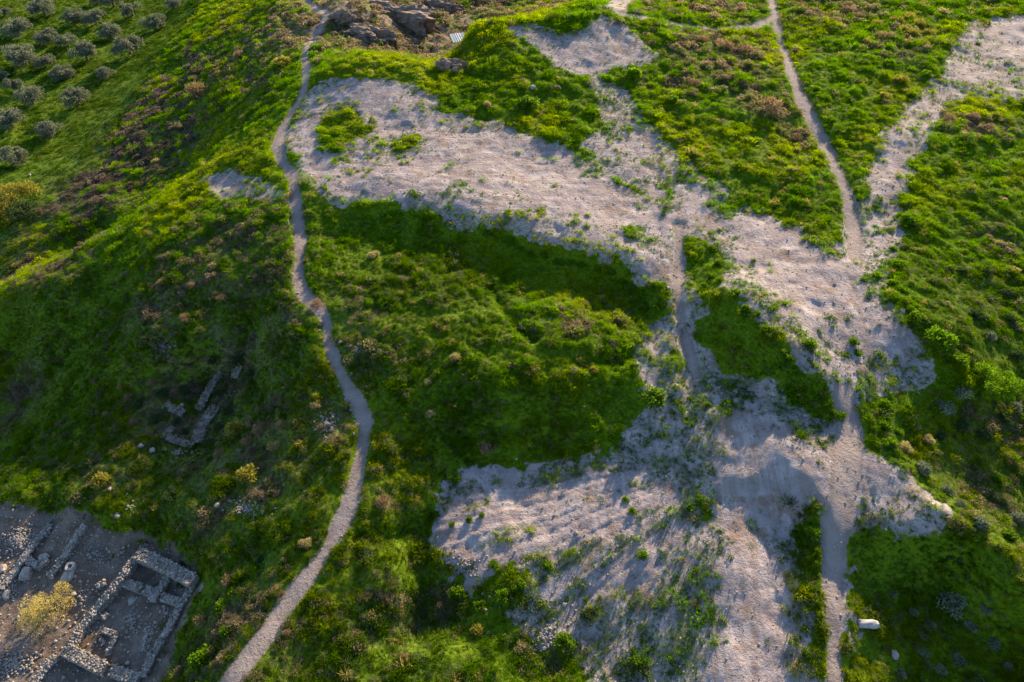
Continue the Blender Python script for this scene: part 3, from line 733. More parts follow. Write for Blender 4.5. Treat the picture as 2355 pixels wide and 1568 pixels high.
col = col * (1 - .38 * lowl[:, None])
grey = rng.uniform(0, 1, n) < .04 + .12 * lowl
col[grey] = np.array([.095, .115, .065])
straw = rng.uniform(0, 1, n) < .035
col[straw] = np.array([.24, .19, .07])
dc = lerp3((.085, .07, .055), (.23, .18, .13), rng.uniform(0, 1, n))
pur = (sstep(-6, -10, Z) * sstep(0, -25, X) * sstep(62, 74, Y))[:, None]
dc = dc * (1 - pur) + pur * lerp3((.06, .048, .05), (.15, .115, .105), rng.uniform(0, 1, n))
col[isdry] = dc[isdry]
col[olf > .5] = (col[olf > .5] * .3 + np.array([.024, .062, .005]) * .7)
# clump shapes
VARS = [tuft_variant('clump') for _ in range(5)] + [tuft_variant('blade') for _ in range(3)] + [tuft_variant('twig') for _ in range(3)]
pick = rng.integers(0, 5, n)
bl = rng.uniform(0, 1, n) < .15 + .6 * (olf > .5)
pick[bl] = 5 + rng.integers(0, 3, bl.sum()); pick[isdry] = 8 + rng.integers(0, 3, isdry.sum())
rot = np.stack([np.arctan(sy) * .6, -np.arctan(sx) * .6, rng.uniform(0, 6.28, n)], 1)
scl = np.stack([s * 1.1, s * 1.1, hz], 1)
print('tufts', n)
# finer seedlings on the bare ground
x2, y2 = candidates(-60, 115, 8, 135, .27); z2 = ztop(x2, y2); ok, _ = in_view(x2, y2, z2); x2, y2, z2 = x2[ok], y2[ok], z2[ok]
b2 = coarse(bare, x2, y2); m2_ = (b2 > -1) &  (coarse(path, x2, y2) < .12)
x2, y2, z2, b2 = x2[m2_], y2[m2_], z2[m2_], b2[m2_]
p2 = sstep(-.14, .25, fbm(x2, y2, 1.6, 4, 162, .65) + coarse(speck, x2, y2) * 1.15 + .3 * sstep(3.5, 0, b2) - .42) * .42
k2 = rng.uniform(0, 1, len(x2)) < p2; x2, y2, z2 = x2[k2], y2[k2], z2[k2]; n2 = len(x2)
s2 = rng.uniform(.10, .24, n2) * (1 + .5 * sstep(60, 110, y2))
X = np.append(X, x2); Y = np.append(Y, y2); Z = np.append(Z, z2 + .02); rot = np.vstack([rot, np.stack([np.zeros(n2), np.zeros(n2), rng.uniform(0, 6.28, n2)], 1)])
scl = np.vstack([scl, np.stack([s2, s2, s2 * .9], 1)]); pick = np.append(pick, rng.integers(0, 5, n2)); isdry = np.append(isdry, np.zeros(n2, bool)); isweed = np.append(isweed, np.ones(n2, bool))
col = np.vstack([col, lerp3((.05, .105, .004), (.15, .19, .02), rng.uniform(0, 1, n2))])
print('seedlings', n2)
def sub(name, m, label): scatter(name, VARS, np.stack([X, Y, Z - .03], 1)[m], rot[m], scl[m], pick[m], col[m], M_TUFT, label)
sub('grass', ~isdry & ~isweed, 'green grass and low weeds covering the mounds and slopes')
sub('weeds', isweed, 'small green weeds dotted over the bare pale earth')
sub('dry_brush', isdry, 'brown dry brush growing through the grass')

# gravel on the bare ground
X, Y = candidates(-60, 70, 8, 120, .42)
Z = ztop(X, Y); ok, dep = in_view(X, Y, Z); X, Y, Z = X[ok], Y[ok], Z[ok]
b = coarse(bare, X, Y); pth = coarse(path, X, Y); exv = coarse(excav, X, Y)
lf = coarse(LOWFAN, X, Y)
pr = .20 * (b > .2) + .10 * (pth > -.4) * (pth < .3) + .04 * (pth > 0) + .22 * (lf > .3) * sstep(-.1, .4, fbm(X, Y, 5, 2, 82)) + .30 * (exv > .3) * sstep(-.35, .45, fbm(X, Y, 4, 3, 81))
keep = rng.uniform(0, 1, len(X)) < pr
X, Y, Z, exv = X[keep], Y[keep], Z[keep], exv[keep]; n = len(X)
RV = [rock_variant(1, .3, .75, i) for i in range(5)]
s = .06 + .22 * rng.uniform(0, 1, n) ** 4 + (exv > .3) * (.04 + .18 * rng.uniform(0, 1, n) ** 2)
print('gravel', n)
scatter('gravel', RV, np.stack([X, Y, Z + s * .12], 1), rng.uniform(-.4, 6, (n, 3)) * np.array([.08, .08, 1]), np.stack([s, s * rng.uniform(.7, 1.2, n), s], 1), rng.integers(0, 5, n),
        np.ones((n, 3)), M_STONE_I, 'loose pale stones and gravel strewn over the bare earth')

# rubble heaps
HEAPS = [(*T(4, 1100, 830), 110, 70, 260), (*T(4, 2210, 1350), 110, 80, 220), (*T(7, 1680, 380), 150, 100, 300), (*T(5, 110, 850), 70, 60, 120), (*T(3, 50, 370), 90, 35, 160), (*T(3, 2070, 860), 60, 40, 90),
         (*T(8, 1400, 1280), 120, 90, 260), (*T(8, 1300, 1050), 220, 120, 240), (*T(8, 850, 780), 120, 90, 200), (*T(4, 1580, 1130), 60, 45, 90), (*T(7, 1000, 640), 60, 15, 40), (*T(7, 830, 690), 30, 18, 20),
         (*T(7, 1130, 1100), 60, 70, 80), (*T(7, 700, 1290), 60, 90, 70), (*T(7, 1030, 1220), 60, 60, 60), (*T(7, 120, 600), 160, 110, 1100), (*T(7, 60, 900), 120, 150, 600), (*T(4, 1200, 1540), 120, 40, 120), (*T(2, 560, 200), 60, 20, 50),
         (*T(7, 400, 800), 60, 30, 30), (*T(7, 890, 380), 60, 40, 30), (*T(7, 100, 1450), 160, 110, 600), (*T(7, 650, 700), 180, 120, 160), (*T(7, 900, 1150), 90, 160, 240), (*T(7, 1000, 1300), 90, 160, 160), (*T(7, 560, 1000), 60, 200, 90), (*T(7, 300, 560), 260, 60, 160)]
pp = []; sc_ = []
for (u, v, rx, ry, cnt) in HEAPS:
    rx, ry = rx / 2.96, ry / 2.96
    a = rng.uniform(0, 6.28, cnt); r = np.abs(rng.normal(0, .5, cnt)) * (1 + .5 * np.sin(a * 2 + u))
    q = hit(u + rx * r * np.cos(a), v + ry * r * np.sin(a), ztop); pp.append(q); sc_.append(.08 + .26 * rng.uniform(0, 1, cnt) ** 2.4)
pp = np.vstack(pp); sc_ = np.concatenate(sc_); n = len(pp); pp[:, 2] += sc_ * .2
scatter('rubble', RV, pp, rng.uniform(-.4, 6, (n, 3)) * np.array([.15, .15, 1]), np.stack([sc_, sc_ * rng.uniform(.7, 1.2, n), sc_], 1), rng.integers(0, 5, n), np.ones((n, 3)), M_ROCK, 'heaps of broken pale building stones among the ruins and shrubs')

# ------------------------------------------------------------------ olive trees and shrubs
def crown_mesh(name, mat, rad, nl, nleaf, ln, wd, seed, flat=.8, lift=0., jit=.7, spread=.62, lobe=(.30, .5)):
    g = np.random.default_rng(seed)
    P_ = []; Nn = []
    for i in range(nl):
        th = g.uniform(0, 6.28); r = math.sqrt(g.uniform(0, 1)) * spread * rad; zc = g.uniform(.15, .75) * rad * flat * (1.1 - .5 * r / rad)
        c = np.array([r * math.cos(th), r * math.sin(th), zc + lift]); rr = rad * g.uniform(*lobe)
        m = nleaf // nl
        d = g.normal(size=(m, 3)); d /= np.linalg.norm(d, axis=1)[:, None]
        d[:, 2] = np.where(d[:, 2] < -.3, -d[:, 2], d[:, 2])
        q = c + d * rr * g.uniform(.55, 1.08, (m, 1)) * np.array([1, 1, .85])
        P_.append(q); Nn.append(d)
    P_ = np.vstack(P_); Nn = np.vstack(Nn); P_[:, 2] = np.maximum(P_[:, 2], .03)
    v, f = leaf_cloud(P_, Nn, ln, wd, jit, g)
    return mesh_np(name, v, f, mat)
def tube(bm, pts, rads, seg=7):
    rings = []
    for i, (p, r) in enumerate(zip(pts, rads)):
        d = (Vector(pts[min(i + 1, len(pts) - 1)]) - Vector(pts[max(i - 1, 0)])).normalized()
        a = d.orthogonal().normalized(); b_ = d.cross(a)
        rings.append([bm.verts.new(Vector(p) + (a * math.cos(k * 6.2832 / seg) + b_ * math.sin(k * 6.2832 / seg)) * r) for k in range(seg)])
    for a, b_ in zip(rings, rings[1:]):
        for k in range(seg): bm.faces.new((a[k], a[(k + 1) % seg], b_[(k + 1) % seg], b_[k]))
    bm.faces.new(rings[0][::-1]); bm.faces.new(rings[-1])
def bm_mesh(name, bm, mat, smooth=False):
    bmesh.ops.recalc_face_normals(bm, faces=bm.faces[:])
    me = bpy.data.meshes.new(name); bm.to_mesh(me); bm.free(); me.materials.append(mat)
    if smooth: me.polygons.foreach_set('use_smooth', np.ones(len(me.polygons), bool))
    return me
def trunk_mesh(name, h, r, limbs, seed, spread=1.0):
    g = random.Random(seed); bm = bmesh.new()
    tube(bm, [(0, 0, -.3), (.05, 0, h * .3), (.02, .08, h * .65), (.1, .02, h)], [r * 1.35, r, r * .85, r * .65])
    for i in range(limbs):
        a = i * 6.283 / limbs + g.uniform(-.4, .4); k = spread * g.uniform(.7, 1.1)
        tube(bm, [(.05, .04, h * .75), (math.cos(a) * k * .5, math.sin(a) * k * .5, h * 1.25), (math.cos(a) * k, math.sin(a) * k, h * 1.9)], [r * .55, r * .38, r * .15], 6)
    return bm_mesh(name, bm, M_BARK, True)
OC = [crown_mesh('olive_crown', LM['olive'], 2.5, 10 + 3 * i, 3600, .32, .15, 100 + i, flat=1.0, lift=.3, spread=.78, lobe=(.17, .40)) for i in range(6)]
OT = [trunk_mesh('olive_trunk', .9, .24, 5, i, 1.2) for i in range(2)]
OLIVES = [ # tile-1 u v width, label
 (30, 75, 115, 'olive tree in the top left corner of the field at the photo edge'),
 (310, 50, 175, 'broad olive tree second from the left along the top edge'),
 (130, 185, 190, 'olive tree in the second row nearest the left edge, below the corner tree'),
 (515, 100, 145, 'olive tree touching its right neighbour near the top, left one of the close pair'),
 (662, 118, 150, 'olive tree touching its left neighbour near the top, right one of the close pair'),
 (910, 68, 135, 'narrow olive tree near the top, just below a tree cut by the photo edge'),
 (1068, 150, 165, 'olive tree standing highest on the right end of the grove beside the slope'),
 (1185, 22, 115, 'olive tree at the top right end of the grove, cut by the photo edge'),
 (780, 2, 150, 'olive tree cut by the top edge above the middle of the grove'),
 (665, -5, 90, 'olive tree barely showing at the top edge of the grove'),
 (762, 215, 155, 'rounded olive tree alone in the upper middle of the grove'),
 (335, 238, 155, 'olive tree left one of two standing diagonally close in the third row'),
 (472, 275, 145, 'olive tree lower right one of two standing diagonally close in the third row'),
 (600, 352, 190, 'wide low olive tree in the middle of the grove'),
 (892, 308, 205, 'widest olive tree with a side lobe, near the foot of the slope'),
 (180, 378, 190, 'wide olive tree at the left, upper end of a diagonal row of three'),
 (316, 420, 130, 'small olive tree in the middle of a diagonal row of three'),
 (436, 487, 155, 'olive tree at the lower right end of the diagonal row of three'),
 (740, 490, 128, 'small compact olive tree standing alone close to the slope foot'),
 (0, 335, 75, 'olive tree half cut by the left edge beside a wide one'),
 (20, 505, 95, 'olive tree at the left edge joined to a lower neighbour on its right'),
 (118, 575, 130, 'olive tree joined to another on the left edge'),
 (227, 655, 175, 'olive tree with pale sunlit top below the joined pair at the left'),
 (542, 662, 178, 'wide olive tree alone in open grass below the compact one'),
 (82, 808, 195, 'wide olive tree with side lobe at the left edge'),
 (365, 868, 165, 'round olive tree standing alone right of the wide left edge tree'),
 (112, 1052, 195, 'lowest and nearest olive tree, above the yellow bush'),
 (-20, 955, 60, 'sliver of olive tree at the left photo edge'),
]
for i, (x, y, w, lab) in enumerate(OLIVES):
    u, v = T(1, x, y + w * .3)
    q = at(u, v); wd = px2m(w / 2.9776, q)
    t = empty('olive_tree', q, rng.uniform(0, 6.28)); k = wd / 4.4
    t.scale = (k, k * rng.uniform(.78, 1), k * rng.uniform(.85, 1.1))
    tag(t, lab, 'tree', 'olive trees in the valley grove')
    link('crown', OC[(i * 5 + i // 6) % 6], t); link('trunk', OT[i % 2], t)

PROTO = {}
def shrub_mesh(kind, j):
    if (kind, j) in PROTO: return PROTO[(kind, j)]
    if kind in ('green', 'bright'): m = crown_mesh(kind + '_shrub', LM[kind], .5, 9, 900, .10, .062, 200 + j, flat=.75)
    elif kind == 'grey': m = crown_mesh('grey_shrub', LM['grey'], .5, 9, 700, .12, .05, 300 + j, flat=.8, jit=.9)
    elif kind == 'dark': m = crown_mesh('dark_shrub', LM['dark'], .5, 9, 800, .11, .06, 400 + j, flat=.7)
    elif kind == 'yellow': m = crown_mesh('yellow_shrub', LM['yellow'], .5, 10, 900, .13, .045, 500 + j, flat=.85, jit=.6)
    elif kind == 'pale': m = crown_mesh('pale_shrub', LM['pale'], .5, 10, 800, .13, .04, 600 + j, flat=.8, jit=.7)
    else: m = crown_mesh('dry_shrub', LM['dry'], .5, 8, 600, .16, .026, 700 + j, flat=.65, jit=.8)
    PROTO[(kind, j)] = m; return m
def shrub(u, v, w, kind, label, group=None, hk=1.0):
    q = at(u, v + w * .18); k = px2m(w, q)
    o = link('shrub', shrub_mesh(kind, random.randrange(3)), None, (q[0], q[1], q[2] - .05 * k))
    o.scale = (k, k * random.uniform(.85, 1.1), k * hk * random.uniform(.85, 1.1)); o.rotation_euler.z = random.uniform(0, 6.28)
    return tag(o, label, 'shrub', group)
# single shrubs one can point to: tile, x, y, width(tile px), kind, label
ONE = [
 (6, 1900, 1125, 120, 'grey', 'silvery shrub left of the large round bright bush'),
 (6, 1780, 1225, 150, 'grey', 'grey green shrub lower left of the silvery shrub beside the bare ground'),
 (6, 2275, 1220, 110, 'grey', 'grey shrub just right of the large round bright bush at the photo edge'),
 (6, 1770, 760, 210, 'bright', 'upper and larger bright bush at the curved edge of the bare right terrace'),
 (6, 1850, 900, 160, 'green', 'lower green bush of the hedge at the curved edge of the bare terrace'),
 (6, 1600, 620, 130, 'green', 'green bush at the upper end of the hedge beside the bare terrace'),
 (6, 2100, 740, 110, 'grey', 'pale grey shrub upslope of the large round bright bush'),
 (6, 1670, 1450, 90, 'pale', 'straw coloured tussock in the dark slope right of the track'),
 (6, 1520, 1490, 110, 'pale', 'straw tussock left of the other near the track rim'),
 (9, 1640, 90, 140, 'grey', 'grey green bush at the top of the rim path on the right'),
 (9, 1820, 250, 110, 'grey', 'second grey green bush down the rim path on the right'),
 (9, 1900, 345, 90, 'grey', 'small grey bush third down the rim path on the right'),
 (9, 2030, 455, 150, 'grey', 'long grey bush beside the bright grass rim'),
 (9, 2240, 555, 130, 'green', 'green bush at the lower end of the bush row beside the rim'),
 (9, 2290, 420, 150, 'grey', 'grey sage bush at the right photo edge above the rim'),
 (9, 2150, 165, 90, 'bright', 'small bright bush high in the dark slope at the right'),
 (9, 1850, 1015, 190, 'grey', 'pale spreading sage bush alone in the dark green basin'),
 (9, 915, 540, 125, 'bright', 'tall bright bush at the top end of the hedge strip beside the track'),
 (7, 700, 185, 130, 'yellow', 'orange tinged shrub above the excavation bank'),
 (7, 1700, 150, 190, 'yellow', 'yellow green bush lit by the sun above the stone scatter'),
 (7, 1380, 1370, 190, 'bright', 'bright yellow green bush right of the walled ruin near the bottom'),
 (7, 1520, 1040, 130, 'bright', 'bright green bush halfway between the walled ruin and the footpath'),
 (7, 1560, 1200, 140, 'green', 'green bush below the bright one between ruin and footpath'),
 (7, 1560, 870, 110, 'dry', 'pale brown dry shrub above the bright green bush right of the ruin'),
 (7, 1390, 1130, 120, 'dry', 'brown dry shrub close to the ruin long right wall'),
 (7, 1960, 1225, 80, 'dry', 'round dry tussock on the right edge of the footpath'),
 (7, 2085, 620, 100, 'pale', 'pale straw shrub on the left edge of the footpath'),
 (7, 1040, 510, 130, 'green', 'grassy dark shrub above the top corner of the ruin'),
 (4, 1590, 1375, 170, 'yellow', 'orange yellow shrub right of the broken wall lines in the hollow'),
 (4, 1860, 1500, 120, 'pale', 'pale straw bush below the orange yellow shrub'),
 (4, 2130, 1215, 100, 'pale', 'pale tuft by the footpath above the brown rubble heap'),
 (4, 2150, 530, 110, 'dry', 'brown shrub at the footpath bend'),
 (4, 1170, 905, 70, 'pale', 'small straw bush right below the white rubble'),
 (4, 1040, 450, 70, 'green', 'small green shrub in the brown scrub of the left mound'),
 (5, 785, 895, 95, 'pale', 'straw tussock on the central mound, upper left of its brow'),
 (5, 610, 1270, 85, 'pale', 'straw tussock low on the left flank of the central mound'),
 (5, 915, 1212, 60, 'dry', 'dry tussock right of the low straw tussock on the central mound'),
 (5, 1100, 1200, 48, 'pale', 'small straw tussock in the middle of the shaded flank of the central mound'),
 (5, 990, 1500, 120, 'dry', 'grey brown bush at the foot of the central mound'),
 (5, 720, 645, 55, 'yellow', 'small orange shrub on top of the central mound'),
 (5, 100, 432, 60, 'bright', 'small round bright shrub right of the footpath at the mound edge'),
 (5, 195, 515, 75, 'bright', 'bright shrub near the small round one right of the footpath'),
 (5, 220, 200, 95, 'pale', 'pale yellow tall tuft in the shaded green flat'),
 (5, 1712, 985, 75, 'yellow', 'orange shrub near the right end of the central mound'),
 (5, 1345, 1180, 55, 'bright', 'lone bright shrub on the shaded flank of the central mound'),
 (5, 2110, 1170, 190, 'green', 'wide green bush at the lower right corner of the central mound'),
 (5, 1190, 430, 55, 'bright', 'round bright shrub beside the trench head on the mound'),
 (1, 1350, 610, 190, 'dry', 'pale brown twiggy shrub on the slope above the olive field'),
 (1, 1640, 370, 110, 'dry', 'brown shrub high on the slope left of the footpath'),
 (1, 1930, 425, 130, 'yellow', 'yellowish shrub left of the footpath bend near the top'),
 (1, 1060, 1100, 60, 'pale', 'small straw tuft low on the dark slope'),
 (3, 1500, 535, 110, 'yellow', 'yellow shrub in the green triangle between the tracks'),
 (3, 1400, 655, 90, 'yellow', 'yellow shrub lower left of the other in the triangle between the tracks'),
 (3, 1790, 75, 95, 'pale', 'pale yellow shrub near the top beside the speckled clearing'),
 (3, 590, 720, 230, 'dry', 'brown dry bush left of the upper track'),
 (3, 1410, 250, 120, 'dry', 'brown bush left of the golden reeds'),
 (8, 430, 1400, 115, 'dry', 'brown dry bush in the lower green slope near the bottom edge'),
 (8, 290, 330, 140, 'dry', 'dry brown shrub on the green knoll right of the footpath'),
 (8, 690, 1040, 110, 'dry', 'tall brown shrub beside the hollow left of the stony fan'),
 (8, 190, 960, 80, 'dry', 'rust brown shrub in the lower green slope'),
 (8, 800, 945, 150, 'bright', 'bright bush at the left tip of the stony fan'),
 (8, 960, 1030, 110, 'green', 'green bush just right of the bright one at the fan tip'),
 (8, 1120, 985, 130, 'bright', 'bright bush in the middle of the stony lower fan'),
 (8, 1205, 900, 120, 'green', 'green bush adjoining the bright one in the middle of the lower fan'),
 (8, 1410, 765, 100, 'green', 'green bush alone on the right of the lower fan furrows'),
 (8, 1055, 760, 95, 'green', 'green bush on the left of the lower fan furrows'),
 (8, 882, 455, 62, 'green', 'small dark round shrub on the upper fan, middle one of three in a line'),
 (8, 757, 490, 58, 'green', 'small dark round shrub on the upper fan, left one of three in a line'),
 (8, 972, 425, 55, 'green', 'small dark round shrub on the upper fan, right one of three in a line'),
 (8, 775, 165, 110, 'green', 'green shrub at the upper left corner of the fan'),
 (8, 1540, 1290, 170, 'green', 'wide green bush at the bottom beside the stone spill'),
 (8, 1690, 1095, 120, 'dark', 'dark green bush right of the big boulder on the fan'),
 (8, 2050, 690, 90, 'bright', 'green shrub left of the broad track, beside a pit'),
 (8, 1950, 322, 58, 'bright', 'bright little shrub at the top of the weed line on the fan'),
 (8, 1995, 400, 65, 'bright', 'bright shrub directly below the top one of the weed line'),
 (8, 1670, 1000, 50, 'bright', 'tiny bright shrub above the dark bush on the fan'),
 (8, 1240, 1320, 110, 'pale', 'straw bush at the lower edge of the stone spill'),
 (8, 930, 1200, 100, 'yellow', 'yellow brown bush under the tip of the fan'),
 (8, 2020, 1420, 150, 'green', 'green bush group near the bottom left of the broad track'),
 (6, 492, 245, 42, 'bright', 'single small round shrub alone on the pale terrace'),
 (6, 870, 800, 120, 'green', 'low green shrub patch on the terrace right of the spoil ridge'),
 (6, 1165, 780, 90, 'green', 'green shrub patch in the middle of the right terrace'),
 (6, 1200, 860, 65, 'green', 'green shrub below the patch in the middle of the right terrace'),
 (6, 185, 1215, 60, 'bright', 'small shrub in the stony patch left of the spoil ridge foot'),
 (6, 365, 1095, 55, 'bright', 'small shrub right of the stony patch at the spoil ridge foot'),
 (2, 1290, 690, 180, 'green', 'large green bush on the slope below the far bare mound'),
 (2, 2000, 500, 160, 'bright', 'bright bush right of the far bare mound'),
 (2, 2270, 680, 90, 'green', 'green shrub right of the bright one beyond the saddle'),
 (2, 1005, 715, 75, 'pale', 'pale green shrub at the bottom of the green saddle'),
 (2, 270, 290, 90, 'green', 'dark shrub in the rocky gully under the red outcrop'),
]
for (k, x, y, w, kind, lab) in ONE:
    u, v = T(k, x, y); shrub(u, v, w / 2.95, kind, lab)
# rows whose members look alike
ROWS = [
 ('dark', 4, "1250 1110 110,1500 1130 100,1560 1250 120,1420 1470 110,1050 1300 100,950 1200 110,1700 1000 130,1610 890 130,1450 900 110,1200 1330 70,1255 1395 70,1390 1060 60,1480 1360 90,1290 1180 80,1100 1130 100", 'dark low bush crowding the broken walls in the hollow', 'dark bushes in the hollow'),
 ('dry', 4, "1180 1120 100,1330 1330 70,1530 1010 80,1660 1120 100,1760 1370 120,900 1330 90,1000 1410 90,820 1080 80,1680 1450 110,1480 1540 90,1900 1350 110", 'grey brown scrub bush around the hollow with broken walls', 'scrub bushes around the hollow'),
 ('grey', 9, "1450 950 80,1600 1090 90,1720 1180 80,1980 1180 100,2080 1060 90,1650 1350 90,1900 1400 100,2150 1300 110,1500 1500 80,2250 1450 100,1780 1480 90,1350 1050 70", 'grey green weedy bush in the dark basin around the column drum', 'weedy bushes in the dark basin'),
 ('green', 5, "1000 60 80,1130 110 110,1210 160 90,1290 205 80,1380 200 75,1470 245 80,1560 255 80,1640 265 90,1740 290 90,1830 320 80,1900 385 80,1975 430 80,2010 500 90,2060 560 90,2160 550 95,1990 640 60,2060 690 80", 'low bush along the sunlit lip above the shaded green flat', 'bushes on the plateau lip'),
 ('green', 6, "220 155 95,265 250 90,210 340 100,270 370 70,360 465 100,450 560 90,510 600 75,590 700 85,625 745 75,700 860 80,730 900 90,800 1000 90,840 1110 80,820 1195 130,980 1200 100,1060 1280 110,420 600 90,170 420 90", 'low bush on the crest of the green spoil ridge between the tracks', 'bushes on the spoil ridge crest'),
 ('green', 9, "920 650 95,925 740 90,915 830 85,920 920 90,930 1010 85,940 1100 85,950 1190 70,960 1290 75,965 1390 75,975 1490 80,790 560 70,770 680 70,860 1350 90,855 1200 60", 'low bush in the hedge strip left of the narrow track', 'bushes in the hedge strip'),
 ('bright', 6, "1440 160 80,1480 260 90,1440 390 90,1500 430 95,1430 480 80,1560 560 80,1390 1210 120,1540 1220 90,1380 1340 110,1470 1390 90,1400 1470 100", 'low bright bush on the left margin of the green right slope', 'bushes on the right slope margin'),
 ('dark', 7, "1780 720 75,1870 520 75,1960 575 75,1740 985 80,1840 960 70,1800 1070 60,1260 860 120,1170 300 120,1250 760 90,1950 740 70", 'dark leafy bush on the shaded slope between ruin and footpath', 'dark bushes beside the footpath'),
 ('bright', 3, "900 205 70,1090 110 60,790 190 70,1420 420 90,1680 500 80,930 600 90,1050 440 80,1210 760 90,1580 640 80,1480 730 60,1560 1480 130,1530 1540 90,850 1410 70,780 1370 70", 'low bright green bush on the grassland crossed by the two upper tracks', 'bushes on the upper grassland'),
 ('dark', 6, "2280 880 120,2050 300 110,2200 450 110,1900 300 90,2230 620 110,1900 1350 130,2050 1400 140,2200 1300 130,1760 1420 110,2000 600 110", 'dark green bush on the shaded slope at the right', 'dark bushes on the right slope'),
 ('dry', 3, "150 260 130,300 300 150,450 330 140,100 560 130,420 60 110,820 30 120,1150 60 110,1290 50 90,1850 800 110,2000 790 130,2110 860 100,790 930 110", 'brown dry bush in the scrub beside the upper tracks', 'dry bushes by the upper tracks'),
 ('dry', 4, "1300 400 90,1450 340 90,1250 620 100,1100 380 80,1500 480 100,1000 580 80,1380 900 100,1280 960 90,870 1160 70,640 1050 60,1700 1330 90,1750 1250 90,1030 1060 80,720 1280 90", 'brown dry bush scattered over the left mound', 'dry bushes on the left mound'),
]
for kind, k, s, lab, grp in ROWS:
    for (x, y, w) in P(s):
        u, v = T(k, x, y); shrub(u, v, w / 2.95, kind, lab, grp, .8)
# three larger bushes with stems
def big_bush(k, x, y, w, kind, lab, flat, nleaf, ln, wd, seed):
    u, v = T(k, x, y + w * .2); q = at(u, v); r = px2m(w / 2.9, q) / 2
    t = empty('large_bush', q)
    link('foliage', crown_mesh('bush_foliage', LM[kind], r, 20, nleaf, ln, wd, seed, flat=flat, lift=.1, jit=.8, spread=.7, lobe=(.2, .38)), t)
    link('stem', trunk_mesh('bush_stem', r * .35, r * .06, 6, seed, r * .5), t)
    tag(t, lab, 'bush')
big_bush(6, 2085, 1060, 340, 'bright', 'large round bright green bush near the right edge', 1.25, 7000, .16, .10, 904)
big_bush(1, 105, 1330, 400, 'yellow', 'large golden yellow bush at the left edge below the olive field', .95, 6500, .34, .15, 901)
big_bush(1, 190, 1440, 240, 'dark', 'dark bush shaded under the golden bush at the left edge', .7, 3500, .3, .15, 902)
big_bush(7, 345, 1000, 380, 'gold', 'straw yellow bush standing in the excavation left of the walled ruin', .9, 6500, .15, .055, 903)
# golden reeds
g_ = crown_mesh('reed', LM['yellow'], .5, 12, 700, .22, .03, 77, flat=.5, jit=.35)
for (x, y, w) in P("1480 150 90,1560 130 100,1640 170 100,1600 230 90,1700 230 80,1350 170 80,1520 210 90,1660 300 80,1560 300 70,1280 290 70"):
    u, v = T(3, x, y); q = at(u, v); s_ = px2m(w / 2.95, q)
    o = link('reed_clump', g_, None, (q[0], q[1], q[2] - .05)); o.scale = (s_, s_, s_ * .9); o.rotation_euler.z = random.uniform(0, 6.28)
    tag(o, 'golden reed clump right of the upper track on the brown knoll', 'reeds', 'golden reed clumps')

# ------------------------------------------------------------------ ruins
def add_rocks(bm, items):
    """items: (centre, size xyz, rz)"""
    for (c, sz, rz) in items:
        V_, F_ = RV[random.randrange(5)]
        M = Matrix.Translation(c) @ Matrix.Rotation(rz, 4, 'Z') @ Matrix.Rotation(random.uniform(-.15, .15), 4, 'X') @ Matrix.Diagonal((*sz, 1))
        vs = [bm.verts.new(M @ Vector(p)) for p in V_]
        for f in F_: bm.faces.new([vs[i] for i in f])
def wall_bm(pts, w, h, depth_below=.3):
    """dry stone wall along picture points; pts already world xyz"""
    bm = bmesh.new()
    items = []
    L_ = []
    for a, b_ in zip(pts, pts[1:]):
        a = Vector(a); b_ = Vector(b_); d = b_ - a; ln = Vector((d.x, d.y, 0)).length
        if ln < .05: continue
        t = Vector((d.x, d.y, 0)) / ln; nrm = Vector((-t.y, t.x, 0)); ang = math.atan2(t.y, t.x)
        # rough core
        n = max(2, int(ln / .8)); prev = None
        for i in range(n + 1):
            c = a + d * (i / n); gz = c.z; jz = random.uniform(-.08, .05)
            ring = [bm.verts.new(c + nrm * (-w * .44) + Vector((0, 0, -depth_below))), bm.verts.new(c + nrm * (w * .44) + Vector((0, 0, -depth_below))),
                    bm.verts.new(c + nrm * (w * .40) + Vector((0, 0, h * .9 + jz))), bm.verts.new(c + nrm * (-w * .40) + Vector((0, 0, h * .9 + jz)))]
            if prev:
                for k in range(4): bm.faces.new((prev[k], prev[(k + 1) % 4], ring[(k + 1) % 4], ring[k]))
            else: bm.faces.new(ring[::-1])
            prev = ring
        bm.faces.new(prev)
        s = 0
        while s < ln:
            sz = random.uniform(.17, .32)
            c = a + d * (s / ln)
            # top courses
            k = -w / 2 + .1
            while k < w / 2:
                q = random.uniform(.14, .28)
                items.append((c + nrm * (k + q / 2) + t * random.uniform(-.1, .1) + Vector((0, 0, h - .05 + random.uniform(-.10, .06))), (sz * 1.0, q * 1.2, random.uniform(.2, .34)), ang + random.uniform(-.4, .4)))
                k += q
            for side in (-1, 1):
                zc = -.1
                while zc < h - .1:
                    q = random.uniform(.17, .28)
                    items.append((c + nrm * side * (w * .45) + t * random.uniform(-.1, .1) + Vector((0, 0, zc + q / 2)), (sz * 1.15, random.uniform(.2, .32), q * 1.3), ang + random.uniform(-.2, .2)))
                    zc += q
            s += sz * .92
    add_rocks(bm, items)
    return bm
def wall_pts(k, s, z=None):
    out = []
    for (x, y) in P(s):
        u, v = T(k, x, y)
        q = at(u, v); out.append((q[0], q[1], q[2]))
    return out
